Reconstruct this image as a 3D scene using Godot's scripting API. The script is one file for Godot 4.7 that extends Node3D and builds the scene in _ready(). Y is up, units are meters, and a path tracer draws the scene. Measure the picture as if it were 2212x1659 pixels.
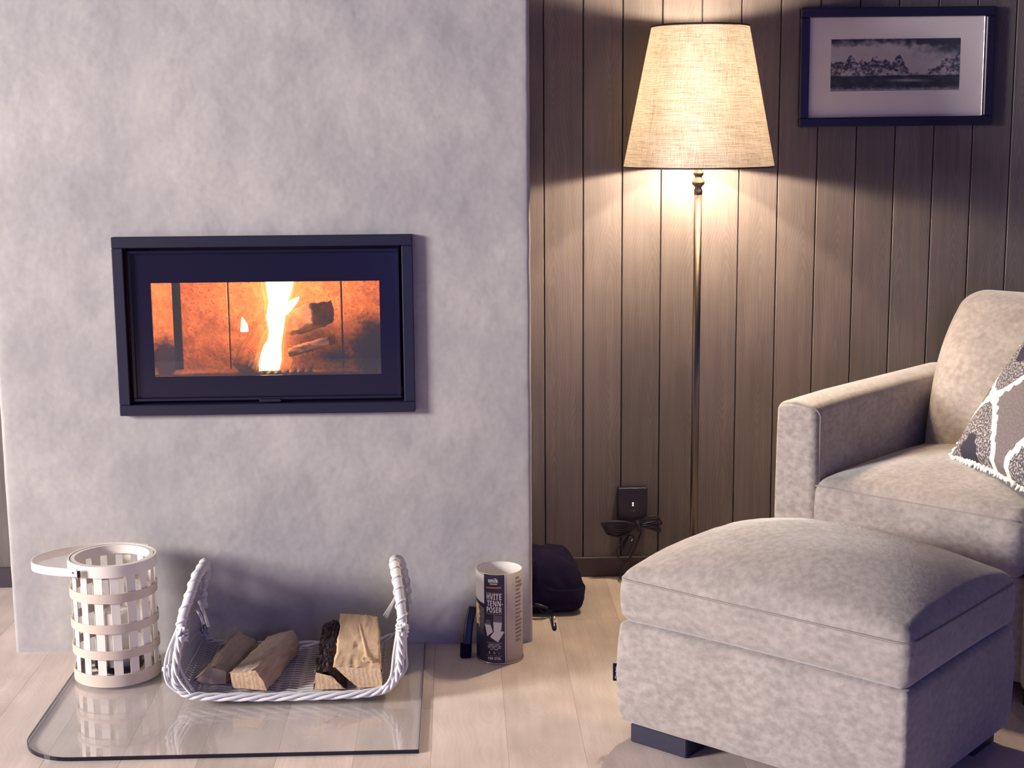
extends Node3D
# Living-room corner: plastered chimney breast with a burning fireplace insert, panelled wall, floor lamp, armchair and footstool.
# World axes: the chimney face is the plane z = 0, x runs along it, y is up, metres.

const F_PX = 3236.4
const CX = 1106.0
const CY = 829.5
const EYE = Vector3(0, 1.42, 3.982)
var cam_r
var cam_u
var cam_f
var M = {}
var names = {}
var rng = RandomNumberGenerator.new()

# ------------------------------------------------------------------ helpers
func ray(px, py):
	return cam_f + cam_r * ((px - CX) / F_PX) - cam_u * ((py - CY) / F_PX)

func on_z(px, py, z):                      # the point of that pixel's ray on the upright plane at depth z
	var d = ray(px, py)
	return EYE + d * ((z - EYE.z) / d.z)

func on_y(px, py, h = 0.0):                # ... on the level plane at height h
	var d = ray(px, py)
	return EYE + d * ((h - EYE.y) / d.y)

func numbered(called):
	names[called] = names.get(called, -1) + 1
	return called if names[called] == 0 else "%s_%03d" % [called, names[called]]

func thing(called, label, category, at = Vector3.ZERO, turn = 0.0, group = ""):
	var o = Node3D.new()
	o.name = numbered(called)
	add_child(o)
	o.position = at
	o.rotation.y = turn
	return tag(o, label, category, group)

func tag(o, label, category, group = ""):
	o.set_meta("label", label)
	o.set_meta("category", category)
	if group:
		o.set_meta("group", group)
	return o

func structure(called, label = ""):
	var o = Node3D.new()
	o.name = numbered(called)
	add_child(o)
	o.set_meta("kind", "structure")
	if label:
		o.set_meta("label", label)
	return o

func put(called, mesh, material, parent, at = Vector3.ZERO, rot = Vector3.ZERO):
	var o = MeshInstance3D.new()
	o.name = called
	o.mesh = mesh
	o.material_override = material
	parent.add_child(o, true)
	o.position = at
	o.rotation = rot
	return o

# a mesh gathered from pieces
class Shape:
	var v = PackedVector3Array()
	var uv = PackedVector2Array()
	var ix = PackedInt32Array()
	func quad(a, b, c, d, ua = Vector2(0, 0), ub = Vector2(1, 0), uc = Vector2(1, 1), ud = Vector2(0, 1)):
		var n = v.size()
		v.append_array(PackedVector3Array([a, b, c, d]))
		uv.append_array(PackedVector2Array([ua, ub, uc, ud]))
		ix.append_array(PackedInt32Array([n, n + 1, n + 2, n, n + 2, n + 3]))
	func grid(pts, texs, nu, nv, wrap_u = false):
		# pts: nv rows of nu points
		var n = v.size()
		v.append_array(pts)
		uv.append_array(texs)
		for j in nv - 1:
			for i in (nu if wrap_u else nu - 1):
				var a = n + j * nu + i
				var b = n + j * nu + (i + 1) % nu
				ix.append_array(PackedInt32Array([a, b, b + nu, a, b + nu, a + nu]))
	func fan(pts, texs = null):
		var n = v.size()
		v.append_array(pts)
		for i in pts.size():
			uv.append(texs[i] if texs != null else Vector2(pts[i].x, pts[i].y))
		for i in range(1, pts.size() - 1):
			ix.append_array(PackedInt32Array([n, n + i, n + i + 1]))
	func box(lo, hi):
		var p = []
		for k in 8:
			p.append(Vector3(hi.x if k & 1 else lo.x, hi.y if k & 2 else lo.y, hi.z if k & 4 else lo.z))
		for f in [[4, 6, 7, 5], [1, 3, 2, 0], [0, 2, 6, 4], [5, 7, 3, 1], [2, 3, 7, 6], [0, 4, 5, 1]]:
			quad(p[f[0]], p[f[1]], p[f[2]], p[f[3]])
	func done(smooth = true):
		var st = SurfaceTool.new()
		st.begin(Mesh.PRIMITIVE_TRIANGLES)
		st.set_smooth_group(0 if smooth else -1)
		for i in v.size():
			st.set_uv(uv[i])
			st.add_vertex(v[i])
		for i in ix:
			st.add_index(i)
		st.generate_normals()
		return st.commit()

func tube(path, radii, sides = 8, closed = false, flat = 1.0, phase = 0.0):
	# swept round (or, flat < 1, oval) rod along a polyline
	var s = Shape.new()
	tube_into(s, path, radii, sides, closed, flat, phase)
	return s.done()

func tube_into(s, path, radii, sides = 8, closed = false, flat = 1.0, phase = 0.0):
	var n = path.size()
	var pts = PackedVector3Array()
	var tex = PackedVector2Array()
	var nor = Vector3.ZERO
	var run = 0.0
	var rows = n + 1 if closed else n
	for k in rows:
		var i = k % n
		var a = path[(i - 1 + n) % n] if closed or i > 0 else path[i]
		var b = path[(i + 1) % n] if closed or i < n - 1 else path[i]
		var t = (b - a).normalized()
		if nor == Vector3.ZERO:
			nor = t.cross(Vector3.UP if absf(t.y) < 0.9 else Vector3.RIGHT).normalized()
		nor = (nor - t * nor.dot(t)).normalized()
		var bi = t.cross(nor)
		var r = radii if typeof(radii) == TYPE_FLOAT else radii[i]
		if k > 0:
			run += path[i].distance_to(path[(k - 1) % n])
		for j in sides:
			var q = TAU * j / sides + phase
			pts.append(path[i] + nor * cos(q) * r + bi * sin(q) * r * flat)
			tex.append(Vector2(float(j) / sides, run * 8.0))
	s.grid(pts, tex, sides, rows, true)
	if not closed:
		var c0 = PackedVector3Array()
		var c1 = PackedVector3Array()
		for j in sides:
			c0.append(pts[sides - 1 - j])
			c1.append(pts[(rows - 1) * sides + j])
		s.fan(c0)
		s.fan(c1)

func lathe(profile, sides = 32):
	# profile: points (radius, height) from bottom to top
	var s = Shape.new()
	var pts = PackedVector3Array()
	var tex = PackedVector2Array()
	for j in profile.size():
		for i in sides + 1:
			var q = TAU * i / sides
			pts.append(Vector3(cos(q) * profile[j].x, profile[j].y, -sin(q) * profile[j].x))
			tex.append(Vector2(float(i) / sides, float(j) / (profile.size() - 1)))
	s.grid(pts, tex, sides + 1, profile.size())
	return s.done()

func coords(h, r, k, m):
	var a = []
	for i in k:
		a.append(-h + r * (1.0 - tan(PI / 4 * (1.0 - float(i) / k))))
	for i in m + 1:
		a.append(lerpf(-(h - r), h - r, float(i) / m))
	for i in k:
		a.append(h - r * (1.0 - tan(PI / 4 * float(i + 1) / k)))
	return a

func rbox(size, r, k = 3, m = 4, bend = null, tex_scale = 1.0):
	# a box with rounded edges; bend(p) moves each point
	var s = Shape.new()
	var h = size / 2
	for f in 6:
		var ax = f >> 1
		var sg = 1.0 if f & 1 else -1.0
		var b = (ax + 1) % 3
		var c = (ax + 2) % 3
		var lb = coords(h[b], r, k, m)
		var lc = coords(h[c], r, k, m)
		if sg > 0:
			lb.reverse()
		var pts = PackedVector3Array()
		var tex = PackedVector2Array()
		for y in lc:
			for x in lb:
				var p = Vector3.ZERO
				p[ax] = sg * h[ax]
				p[b] = x
				p[c] = y
				var q = p.clamp(-(h - Vector3.ONE * r), h - Vector3.ONE * r)
				if r > 0:
					p = q + (p - q).normalized() * r
				tex.append(Vector2(p[b], p[c]) * tex_scale)
				pts.append(bend.call(p) if bend != null else p)
		s.grid(pts, tex, lb.size(), lc.size())
	return s.done(true)

func cbox(size, c, tex = null):
	# a chamfered box, 44 triangles; tex(p) gives its texture coordinates
	var s = Shape.new()
	var h = size / 2
	var i = h - Vector3.ONE * c
	for ax in 3:
		var b = (ax + 1) % 3
		var d = (ax + 2) % 3
		for sg in [-1.0, 1.0]:
			var q = []
			for w in [[-1, -1], [1, -1], [1, 1], [-1, 1]]:
				var p = Vector3.ZERO
				p[ax] = sg * h[ax]
				p[b] = w[0] * i[b]
				p[d] = w[1] * i[d]
				q.append(p)
			if sg > 0:
				q.reverse()
			s.quad(q[0], q[1], q[2], q[3])
			for sb in [-1.0, 1.0]:
				var e = []
				for w in [[0, -1], [0, 1], [1, 1], [1, -1]]:
					var p = Vector3.ZERO
					p[ax] = sg * (h[ax] if w[0] == 0 else i[ax])
					p[b] = sb * (i[b] if w[0] == 0 else h[b])
					p[d] = w[1] * i[d]
					e.append(p)
				if sg * sb < 0:
					e.reverse()
				s.quad(e[0], e[1], e[2], e[3])
	for sx in [-1.0, 1.0]:
		for sy in [-1.0, 1.0]:
			for sz in [-1.0, 1.0]:
				var t = [Vector3(sx * h.x, sy * i.y, sz * i.z), Vector3(sx * i.x, sy * h.y, sz * i.z), Vector3(sx * i.x, sy * i.y, sz * h.z)]
				if sx * sy * sz > 0:
					t.reverse()
				s.fan(PackedVector3Array(t))
	if tex != null:
		for n in s.v.size():
			s.uv[n] = tex.call(s.v[n])
	return s.done(false)

func smooth_path(pts, per = 8, closed = false):
	# Catmull-Rom through the points
	var out = []
	var n = pts.size()
	for i in (n if closed else n - 1):
		var p0 = pts[(i - 1 + n) % n] if closed or i > 0 else pts[0]
		var p1 = pts[i]
		var p2 = pts[(i + 1) % n]
		var p3 = pts[(i + 2) % n] if closed or i < n - 2 else pts[n - 1]
		for k in per:
			var t = float(k) / per
			out.append(0.5 * ((2.0 * p1) + (p2 - p0) * t + (2.0 * p0 - 5.0 * p1 + 4.0 * p2 - p3) * t * t + (3.0 * p1 - p0 - 3.0 * p2 + p3) * t * t * t))
	if not closed:
		out.append(pts[n - 1])
	return out

# ------------------------------------------------------------------ textures
func noise_bytes(w, h, freq, seed_, octaves = 4, kind = FastNoiseLite.TYPE_SIMPLEX_SMOOTH):
	var n = FastNoiseLite.new()
	n.noise_type = kind
	n.frequency = freq
	n.seed = seed_
	n.fractal_octaves = octaves
	return n.get_seamless_image(w, h).get_data()

func picture(w, h, paint):
	var b = PackedByteArray()
	b.resize(w * h * 3)
	var k = 0
	for y in h:
		for x in w:
			var c = paint.call(x, y)
			b[k] = clampi(int(c.r * 255.0), 0, 255)
			b[k + 1] = clampi(int(c.g * 255.0), 0, 255)
			b[k + 2] = clampi(int(c.b * 255.0), 0, 255)
			k += 3
	return ImageTexture.create_from_image(Image.create_from_data(w, h, false, Image.FORMAT_RGB8, b))

func grey_texture(w, h, freq, seed_, octaves = 4):
	return ImageTexture.create_from_image(Image.create_from_data(w, h, false, Image.FORMAT_L8, noise_bytes(w, h, freq, seed_, octaves)))

func wood_texture(columns, cw, h, base, line, seed_, contrast, rings = 0.55):
	# board columns of flat-sawn grain side by side
	var a = noise_bytes(columns * cw, h, 0.006, seed_, 3)
	var b = noise_bytes(columns * cw, h, 0.05, seed_ + 1, 3)
	var slow = noise_bytes(64, h, 0.004, seed_ + 2, 2)
	var w = columns * cw
	var mid = []
	var tone = []
	rng.seed = seed_
	for c in columns:
		mid.append(rng.randf_range(-0.35, 0.35))
		tone.append(rng.randf_range(-0.06, 0.06))
	return picture(w, h, func(x, y):
		var c = x / cw
		var u = float(x % cw) / cw - 0.5 - mid[c]
		var warp = a[y * w + x] / 255.0
		var lift = slow[y * 64 + (c * 9) % 64] / 255.0
		var ring = sqrt(u * u * 90.0 + 0.25) * 1.5 + lift * 9.0 + warp * 3.2
		var g = fposmod(ring, 1.0)
		g = pow(1.0 - absf(g * 2.0 - 1.0), 2.0)
		var fine = b[y * w + x] / 255.0
		var fibre = b[((y / 9) % h) * w + x] / 255.0
		var t = clampf(g * rings + fibre * (0.9 - rings) + fine * 0.1, 0.0, 1.0) * contrast
		var out = base.lerp(line, t)
		var k = 1.0 + tone[c] + (warp - 0.5) * 0.16
		return Color(out.r * k, out.g * k, out.b * k))

func plain(called, colour, rough, metal = 0.0):
	var m = StandardMaterial3D.new()
	m.resource_name = called
	m.albedo_color = colour
	m.roughness = rough
	m.metallic = metal
	M[called] = m
	return m

func textured(called, tex, rough, world_scale = 0.0, tint = Color.WHITE):
	var m = plain(called, tint, rough)
	m.albedo_texture = tex
	if world_scale > 0.0:
		m.uv1_triplanar = true
		m.uv1_world_triplanar = true
		m.uv1_scale = Vector3.ONE * world_scale
	return m

func relief(m, tex, cm):
	m.heightmap_enabled = true
	m.heightmap_texture = tex
	m.heightmap_scale = cm

func make_materials():
	# trowelled plaster: cloudy lime-wash patches
	var p1 = noise_bytes(512, 512, 0.008, 11, 4)
	var p2 = noise_bytes(512, 512, 0.03, 12, 4)
	var p3 = noise_bytes(512, 512, 0.15, 13, 2)
	var plaster = picture(512, 512, func(x, y):
		var i = y * 512 + x
		var a = p1[i] / 255.0
		var b = p2[i] / 255.0
		var c = p3[i] / 255.0
		var t = clampf(a * 1.5 - 0.25, 0.0, 1.0) * 0.7 + b * 0.3
		var col = Color(0.65, 0.635, 0.64).lerp(Color(0.755, 0.73, 0.715), t)
		var k = 1.0 + (c - 0.5) * 0.05
		if c > 0.93 and b > 0.6:
			k *= 1.05
		return Color(col.r * k, col.g * k, col.b * k))
	var pm = textured("plaster", plaster, 0.9, 0.55)
	relief(pm, grey_texture(512, 512, 0.02, 14, 5), 0.35)
	# brushed, stained panel boards
	var wt = wood_texture(8, 96, 1024, Color(0.355, 0.325, 0.33), Color(0.47, 0.43, 0.415), 21, 0.9, 0.34)
	var wm = textured("panel_wood", wt, 0.62)
	var ft = wood_texture(8, 128, 1024, Color(0.86, 0.80, 0.765), Color(0.76, 0.69, 0.645), 31, 0.75, 0.22)
	var fm = textured("floor_wood", ft, 0.42)
	plain("panel_groove", Color(0.16, 0.12, 0.13), 0.9)
	plain("dark_trim", Color(0.25, 0.21, 0.25), 0.6)
	# velvet
	var v1 = noise_bytes(512, 512, 0.018, 41, 4)
	var v2 = noise_bytes(512, 512, 0.07, 42, 3)
	var v3 = noise_bytes(512, 512, 0.3, 43, 2)
	var velvet = picture(512, 512, func(x, y):
		var i = y * 512 + x
		var t = clampf((v1[i] * 0.35 + v2[i] * 0.65) / 255.0 * 2.3 - 0.65, 0.0, 1.0)
		var col = Color(0.57, 0.53, 0.505).lerp(Color(0.715, 0.67, 0.64), t)
		var k = 1.0 + (v3[i] / 255.0 - 0.5) * 0.10
		return Color(col.r * k, col.g * k, col.b * k))
	var vm = textured("velvet", velvet, 0.85, 1.3)
	vm.rim_enabled = true
	vm.rim = 1.0
	vm.rim_tint = 0.3
	relief(vm, grey_texture(512, 512, 0.12, 44, 3), 0.06)
	var piping = plain("velvet_piping", Color(0.60, 0.56, 0.54), 0.8)
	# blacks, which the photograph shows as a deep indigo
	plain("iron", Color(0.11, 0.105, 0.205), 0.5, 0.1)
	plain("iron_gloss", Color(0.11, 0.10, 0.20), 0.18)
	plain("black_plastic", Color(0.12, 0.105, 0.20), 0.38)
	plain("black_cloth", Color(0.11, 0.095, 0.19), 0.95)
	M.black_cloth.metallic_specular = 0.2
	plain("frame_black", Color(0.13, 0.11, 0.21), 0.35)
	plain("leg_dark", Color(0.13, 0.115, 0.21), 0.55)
	plain("chrome", Color(0.80, 0.77, 0.74), 0.22, 1.0)
	plain("brushed_steel", Color(0.44, 0.40, 0.385), 0.32, 1.0)
	plain("willow", Color(0.88, 0.87, 0.87), 0.7)
	plain("willow_bark", Color(0.74, 0.72, 0.72), 0.85)
	plain("lantern_wood", Color(0.94, 0.90, 0.86), 0.65)
	plain("lantern_hoop", Color(0.84, 0.765, 0.71), 0.6)
	plain("wax", Color(0.95, 0.93, 0.90), 0.5)
	plain("white_trim", Color(0.82, 0.80, 0.78), 0.6)
	plain("room_wall", Color(0.20, 0.19, 0.23), 0.85)
	plain("room_ceiling", Color(0.24, 0.225, 0.26), 0.85)
	var g = plain("pane", Color(0.95, 0.97, 1.0, 0.05), 0.02)
	g.transparency = BaseMaterial3D.TRANSPARENCY_ALPHA
	var e = plain("glass_edge", Color(0.07, 0.09, 0.16), 0.12)

func wave(n):
	return sin(n * 12.9898) * 0.5 + sin(n * 4.1414 + 1.3) * 0.5

# ------------------------------------------------------------------ scene
func _ready():
	# camera
	var pitch = deg_to_rad(9.828)
	var roll = deg_to_rad(-0.446)
	var yaw = deg_to_rad(-2.056)
	cam_f = Vector3(-sin(yaw) * cos(pitch), -sin(pitch), -cos(yaw) * cos(pitch))
	var r0 = Vector3(cos(yaw), 0, -sin(yaw))
	var u0 = r0.cross(cam_f)
	cam_r = r0 * cos(roll) + u0 * sin(roll)
	cam_u = u0 * cos(roll) - r0 * sin(roll)
	var cam = Camera3D.new()
	cam.name = "camera"
	cam.fov = 28.751
	cam.near = 0.05
	cam.far = 60.0
	add_child(cam)
	cam.transform = Transform3D(Basis(cam_r, cam_u, -cam_f), EYE)
	cam.current = true
	# sky, exposure
	var we = WorldEnvironment.new()
	we.name = "environment"
	var env = Environment.new()
	env.background_mode = Environment.BG_COLOR
	env.background_color = Color(0.55, 0.62, 0.85)
	env.background_energy_multiplier = 0.35
	env.tonemap_mode = Environment.TONE_MAPPER_LINEAR
	env.tonemap_exposure = 1.0
	env.sdfgi_enabled = true
	env.ssao_enabled = true
	env.ssil_enabled = true
	we.environment = env
	add_child(we)
	# daylight through the window in the left wall; an added blue fill behind the camera tints the shadows
	area_light("window_daylight", Vector3(-5.17, 2.0, 2.5), -PI / 2, Vector2(1.3, 1.2), Color(1.0, 0.975, 0.96), 55.0)
	area_light("blue_shadow_fill", Vector3(0.90, 1.25, 5.17), 0.0, Vector2(2.2, 1.9), Color(0.38, 0.42, 1.0), 3.0)

	make_materials()
	build_room()
	build_chimney()
	build_fireplace()
	build_ottoman()
	build_armchair()
	build_pillow()
	build_lamp()
	build_picture()
	build_hearth_glass()
	build_lantern()
	build_basket()
	build_logs()
	build_tin()
	build_bag()
	build_router()

func area_light(called, at, turn, size, colour, energy):
	var l = AreaLight3D.new()
	l.name = called
	l.area_size = size
	l.light_color = colour
	l.light_energy = energy
	l.area_range = 20.0
	l.shadow_enabled = true
	add_child(l)
	l.position = at
	l.rotation.y = turn

func omni(called, at, colour, energy, size, parent):
	var l = OmniLight3D.new()
	l.name = called
	l.light_color = colour
	l.light_energy = energy
	l.light_size = size
	l.omni_range = 15.0
	l.omni_attenuation = 2.0
	l.shadow_enabled = true
	parent.add_child(l)
	l.position = at

# ------------------------------------------------------------------ room
func build_room():
	var X0 = -5.2
	var X1 = 3.4
	var Z0 = -0.61
	var Z1 = 5.2
	var TOP = 2.75
	# floor: boards running away from the chimney
	var fl = structure("floor", "pale oak plank floor")
	var sub = Shape.new()
	sub.box(Vector3(X0 - 0.2, -0.12, Z0 - 0.2), Vector3(X1 + 0.2, -0.016, Z1 + 0.2))
	put("subfloor", sub.done(false), M.panel_groove, fl)
	var bw = 0.1765
	var variants = []
	for v in 8:
		variants.append(cbox(Vector3(bw - 0.0004, 0.016, 2.05), 0.0003, func(p): return Vector2((v + clampf(p.x / bw + 0.5, 0.02, 0.98)) / 8.0, (p.z + 1.03) / 2.05)))
	rng.seed = 5
	var first = floori((X0 + 0.0756) / bw) - 1
	for k in range(first, first + 56):
		var cx = -0.0756 + (k + 0.5) * bw
		if cx > X1 + 0.1:
			break
		var z = Z0 - 0.02 - rng.randf() * 1.9
		while z < Z1:
			put("floorboard", variants[rng.randi() % 8], M.floor_wood, fl, Vector3(cx, -0.008, z + 1.0255))
			z += 2.0512
	# panelled back wall
	var wb = structure("wall_back", "dark stained vertical board panelling")
	var back = Shape.new()
	back.box(Vector3(X0 - 0.2, -0.1, Z0 - 0.2), Vector3(X1 + 0.2, TOP, Z0 - 0.012))
	put("backing", back.done(false), M.panel_groove, wb)
	var pw = 0.1195
	var pv = []
	for v in 8:
		pv.append(cbox(Vector3(pw - 0.003, TOP - 0.05, 0.016), 0.0018, func(p): return Vector2((v + clampf(p.x / pw + 0.5, 0.02, 0.98)) / 8.0, p.y / 2.75 + 0.5)))
	rng.seed = 9
	var last = -1
	for k in range(-48, 27):
		var x = 0.267 + (k + 0.5) * pw
		if x < X0 or x > X1:
			continue
		var v = rng.randi() % 8
		if v == last:
			v = (v + 3) % 8
		last = v
		put("plank", pv[v], M.panel_wood, wb, Vector3(x, TOP / 2 + 0.025, Z0 - 0.008 + rng.randf() * 0.0008))
	var bb = structure("baseboard_back", "low dark skirting board")
	put("skirting_board", cbox(Vector3(X1 - X0, 0.064, 0.014), 0.002), M.dark_trim, bb, Vector3((X0 + X1) / 2, 0.032, Z0 + 0.007))
	# other walls, the ceiling and the two windows
	var wl = structure("wall_left", "plain plastered wall with an added window")
	var s = Shape.new()
	for b in [[0.0, 1.4, Z0 - 0.2, Z1 + 0.2], [2.6, TOP, Z0 - 0.2, Z1 + 0.2], [1.4, 2.6, Z0 - 0.2, 1.85], [1.4, 2.6, 3.15, Z1 + 0.2]]:
		s.box(Vector3(X0 - 0.2, b[0], b[2]), Vector3(X0, b[1], b[3]))
	put("wall_surface", s.done(false), M.room_wall, wl)
	var wr = structure("wall_right", "plain plastered wall")
	s = Shape.new()
	s.box(Vector3(X1, 0, Z0 - 0.2), Vector3(X1 + 0.2, TOP, Z1 + 0.2))
	put("wall_surface", s.done(false), M.room_wall, wr)
	var wf = structure("wall_front", "plain plastered wall with an added window")
	s = Shape.new()
	for b in [[0.0, 0.3, X0, X1], [2.2, TOP, X0, X1], [0.3, 2.2, X0, -0.2], [0.3, 2.2, 2.0, X1]]:
		s.box(Vector3(b[2], b[0], Z1), Vector3(b[3], b[1], Z1 + 0.2))
	put("wall_surface", s.done(false), M.room_wall, wf)
	var ce = structure("ceiling", "plain ceiling")
	s = Shape.new()
	s.box(Vector3(X0 - 0.2, TOP, Z0 - 0.2), Vector3(X1 + 0.2, TOP + 0.15, Z1 + 0.2))
	put("ceiling_surface", s.done(false), M.room_ceiling, ce)
	window("window_1", Vector3(X0 - 0.1, 2.0, 2.5), PI / 2, 1.3, 1.2)
	window("window_2", Vector3(0.90, 1.25, Z1 + 0.1), 0.0, 2.2, 1.9)  # unseen window added to house the blue shadow fill

func window(called, at, turn, w, h):
	var o = structure(called, "white framed window")
	o.position = at
	o.rotation.y = turn
	for sg in [-1.0, 1.0]:
		put("window_frame", cbox(Vector3(0.06, h, 0.07), 0.004), M.white_trim, o, Vector3(sg * (w / 2 - 0.03), 0, 0))
		put("window_frame", cbox(Vector3(w - 0.12, 0.06, 0.07), 0.004), M.white_trim, o, Vector3(0, sg * (h / 2 - 0.03), 0))
	put("window_mullion", cbox(Vector3(0.05, h - 0.12, 0.05), 0.004), M.white_trim, o)
	var s = Shape.new()
	s.quad(Vector3(-w / 2 + 0.05, -h / 2 + 0.05, 0), Vector3(-w / 2 + 0.05, h / 2 - 0.05, 0), Vector3(w / 2 - 0.05, h / 2 - 0.05, 0), Vector3(w / 2 - 0.05, -h / 2 + 0.05, 0))
	put("window_pane", s.done(false), M.pane, o)

# ------------------------------------------------------------------ chimney breast
const OPEN_L = -0.880
const OPEN_R = -0.145
const OPEN_B = 0.688
const OPEN_T = 1.110

func build_chimney():
	var o = structure("wall_chimney", "grey trowelled plaster chimney breast")
	var plan = [Vector2(-1.229, -0.61)]
	for i in 7:
		plan.append(Vector2(-1.229, -0.5 + 0.08 * i))
	for i in 5:
		var a = PI / 2 * i / 4.0
		plan.append(Vector2(-1.229 + 0.012 * (1 - cos(a)), -0.012 + 0.012 * sin(a)))
	for i in 8:
		plan.append(Vector2(lerpf(-1.2, OPEN_L, i / 7.0), 0))
	for i in range(1, 15):
		plan.append(Vector2(lerpf(OPEN_L, OPEN_R, i / 14.0), 0))
	for i in range(1, 8):
		plan.append(Vector2(lerpf(OPEN_R, 0.17, i / 7.0), 0))
	for i in 5:
		var a = PI / 2 * i / 4.0
		plan.append(Vector2(0.183 + 0.012 * sin(a), -0.012 * (1 - cos(a))))
	for i in 6:
		plan.append(Vector2(0.195, -0.05 - 0.08 * i))
	plan.append(Vector2(0.195, -0.61))
	var rows = []
	for i in 15:
		rows.append(OPEN_B * i / 14.0)
	for i in range(1, 9):
		rows.append(lerpf(OPEN_B, OPEN_T, i / 8.0))
	for i in range(1, 25):
		rows.append(lerpf(OPEN_T, 2.75, i / 24.0))
	var n = FastNoiseLite.new()
	n.seed = 3
	n.frequency = 2.5
	var s = Shape.new()
	for y in rows:
		for p in plan:
			var q = Vector3(p.x, y, p.y)
			var hole = p.x > OPEN_L - 0.01 and p.x < OPEN_R + 0.01 and y > OPEN_B - 0.01 and y < OPEN_T + 0.01
			if not hole:
				if p.y > -0.02:
					q.z += 0.0012 * n.get_noise_2d(p.x, y)
				if p.x < -1.21 or p.x > 0.18:
					q.x += 0.0022 * n.get_noise_2d(y * 3.0, p.y * 2.0) + 0.001 * n.get_noise_2d(y * 14.0, 3.0)
			s.v.append(q)
			s.uv.append(Vector2(p.x, y))
	var w = plan.size()
	for j in rows.size() - 1:
		for i in w - 1:
			var m = (plan[i] + plan[i + 1]) / 2
			var my = (rows[j] + rows[j + 1]) / 2
			if m.y > -0.005 and m.x > OPEN_L and m.x < OPEN_R and my > OPEN_B and my < OPEN_T:
				continue
			var a = j * w + i
			s.ix.append_array(PackedInt32Array([a, a + w, a + w + 1, a, a + w + 1, a + 1]))
	put("plaster_face", s.done(), M.plaster, o)
	s = Shape.new()
	var c = [Vector2(OPEN_L, OPEN_B), Vector2(OPEN_L, OPEN_T), Vector2(OPEN_R, OPEN_T), Vector2(OPEN_R, OPEN_B)]
	for i in 4:
		var a = c[i]
		var b = c[(i + 1) % 4]
		s.quad(Vector3(a.x, a.y, 0), Vector3(b.x, b.y, 0), Vector3(b.x, b.y, -0.06), Vector3(a.x, a.y, -0.06))
	put("opening_reveal", s.done(false), M.panel_groove, o)

# ------------------------------------------------------------------ fireplace insert
func bar_frame(x0, x1, y0, y1, t, z0, z1, called, m, parent, c = 0.002):
	# four butt-jointed rails round a rectangle
	var cz = (z0 + z1) / 2
	var d = z1 - z0
	for y in [y0 + t / 2, y1 - t / 2]:
		put(called, cbox(Vector3(x1 - x0, t, d), c), m, parent, Vector3((x0 + x1) / 2, y, cz))
	for x in [x0 + t / 2, x1 - t / 2]:
		put(called, cbox(Vector3(t, y1 - y0 - 2 * t, d), c), m, parent, Vector3(x, (y0 + y1) / 2, cz))

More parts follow.
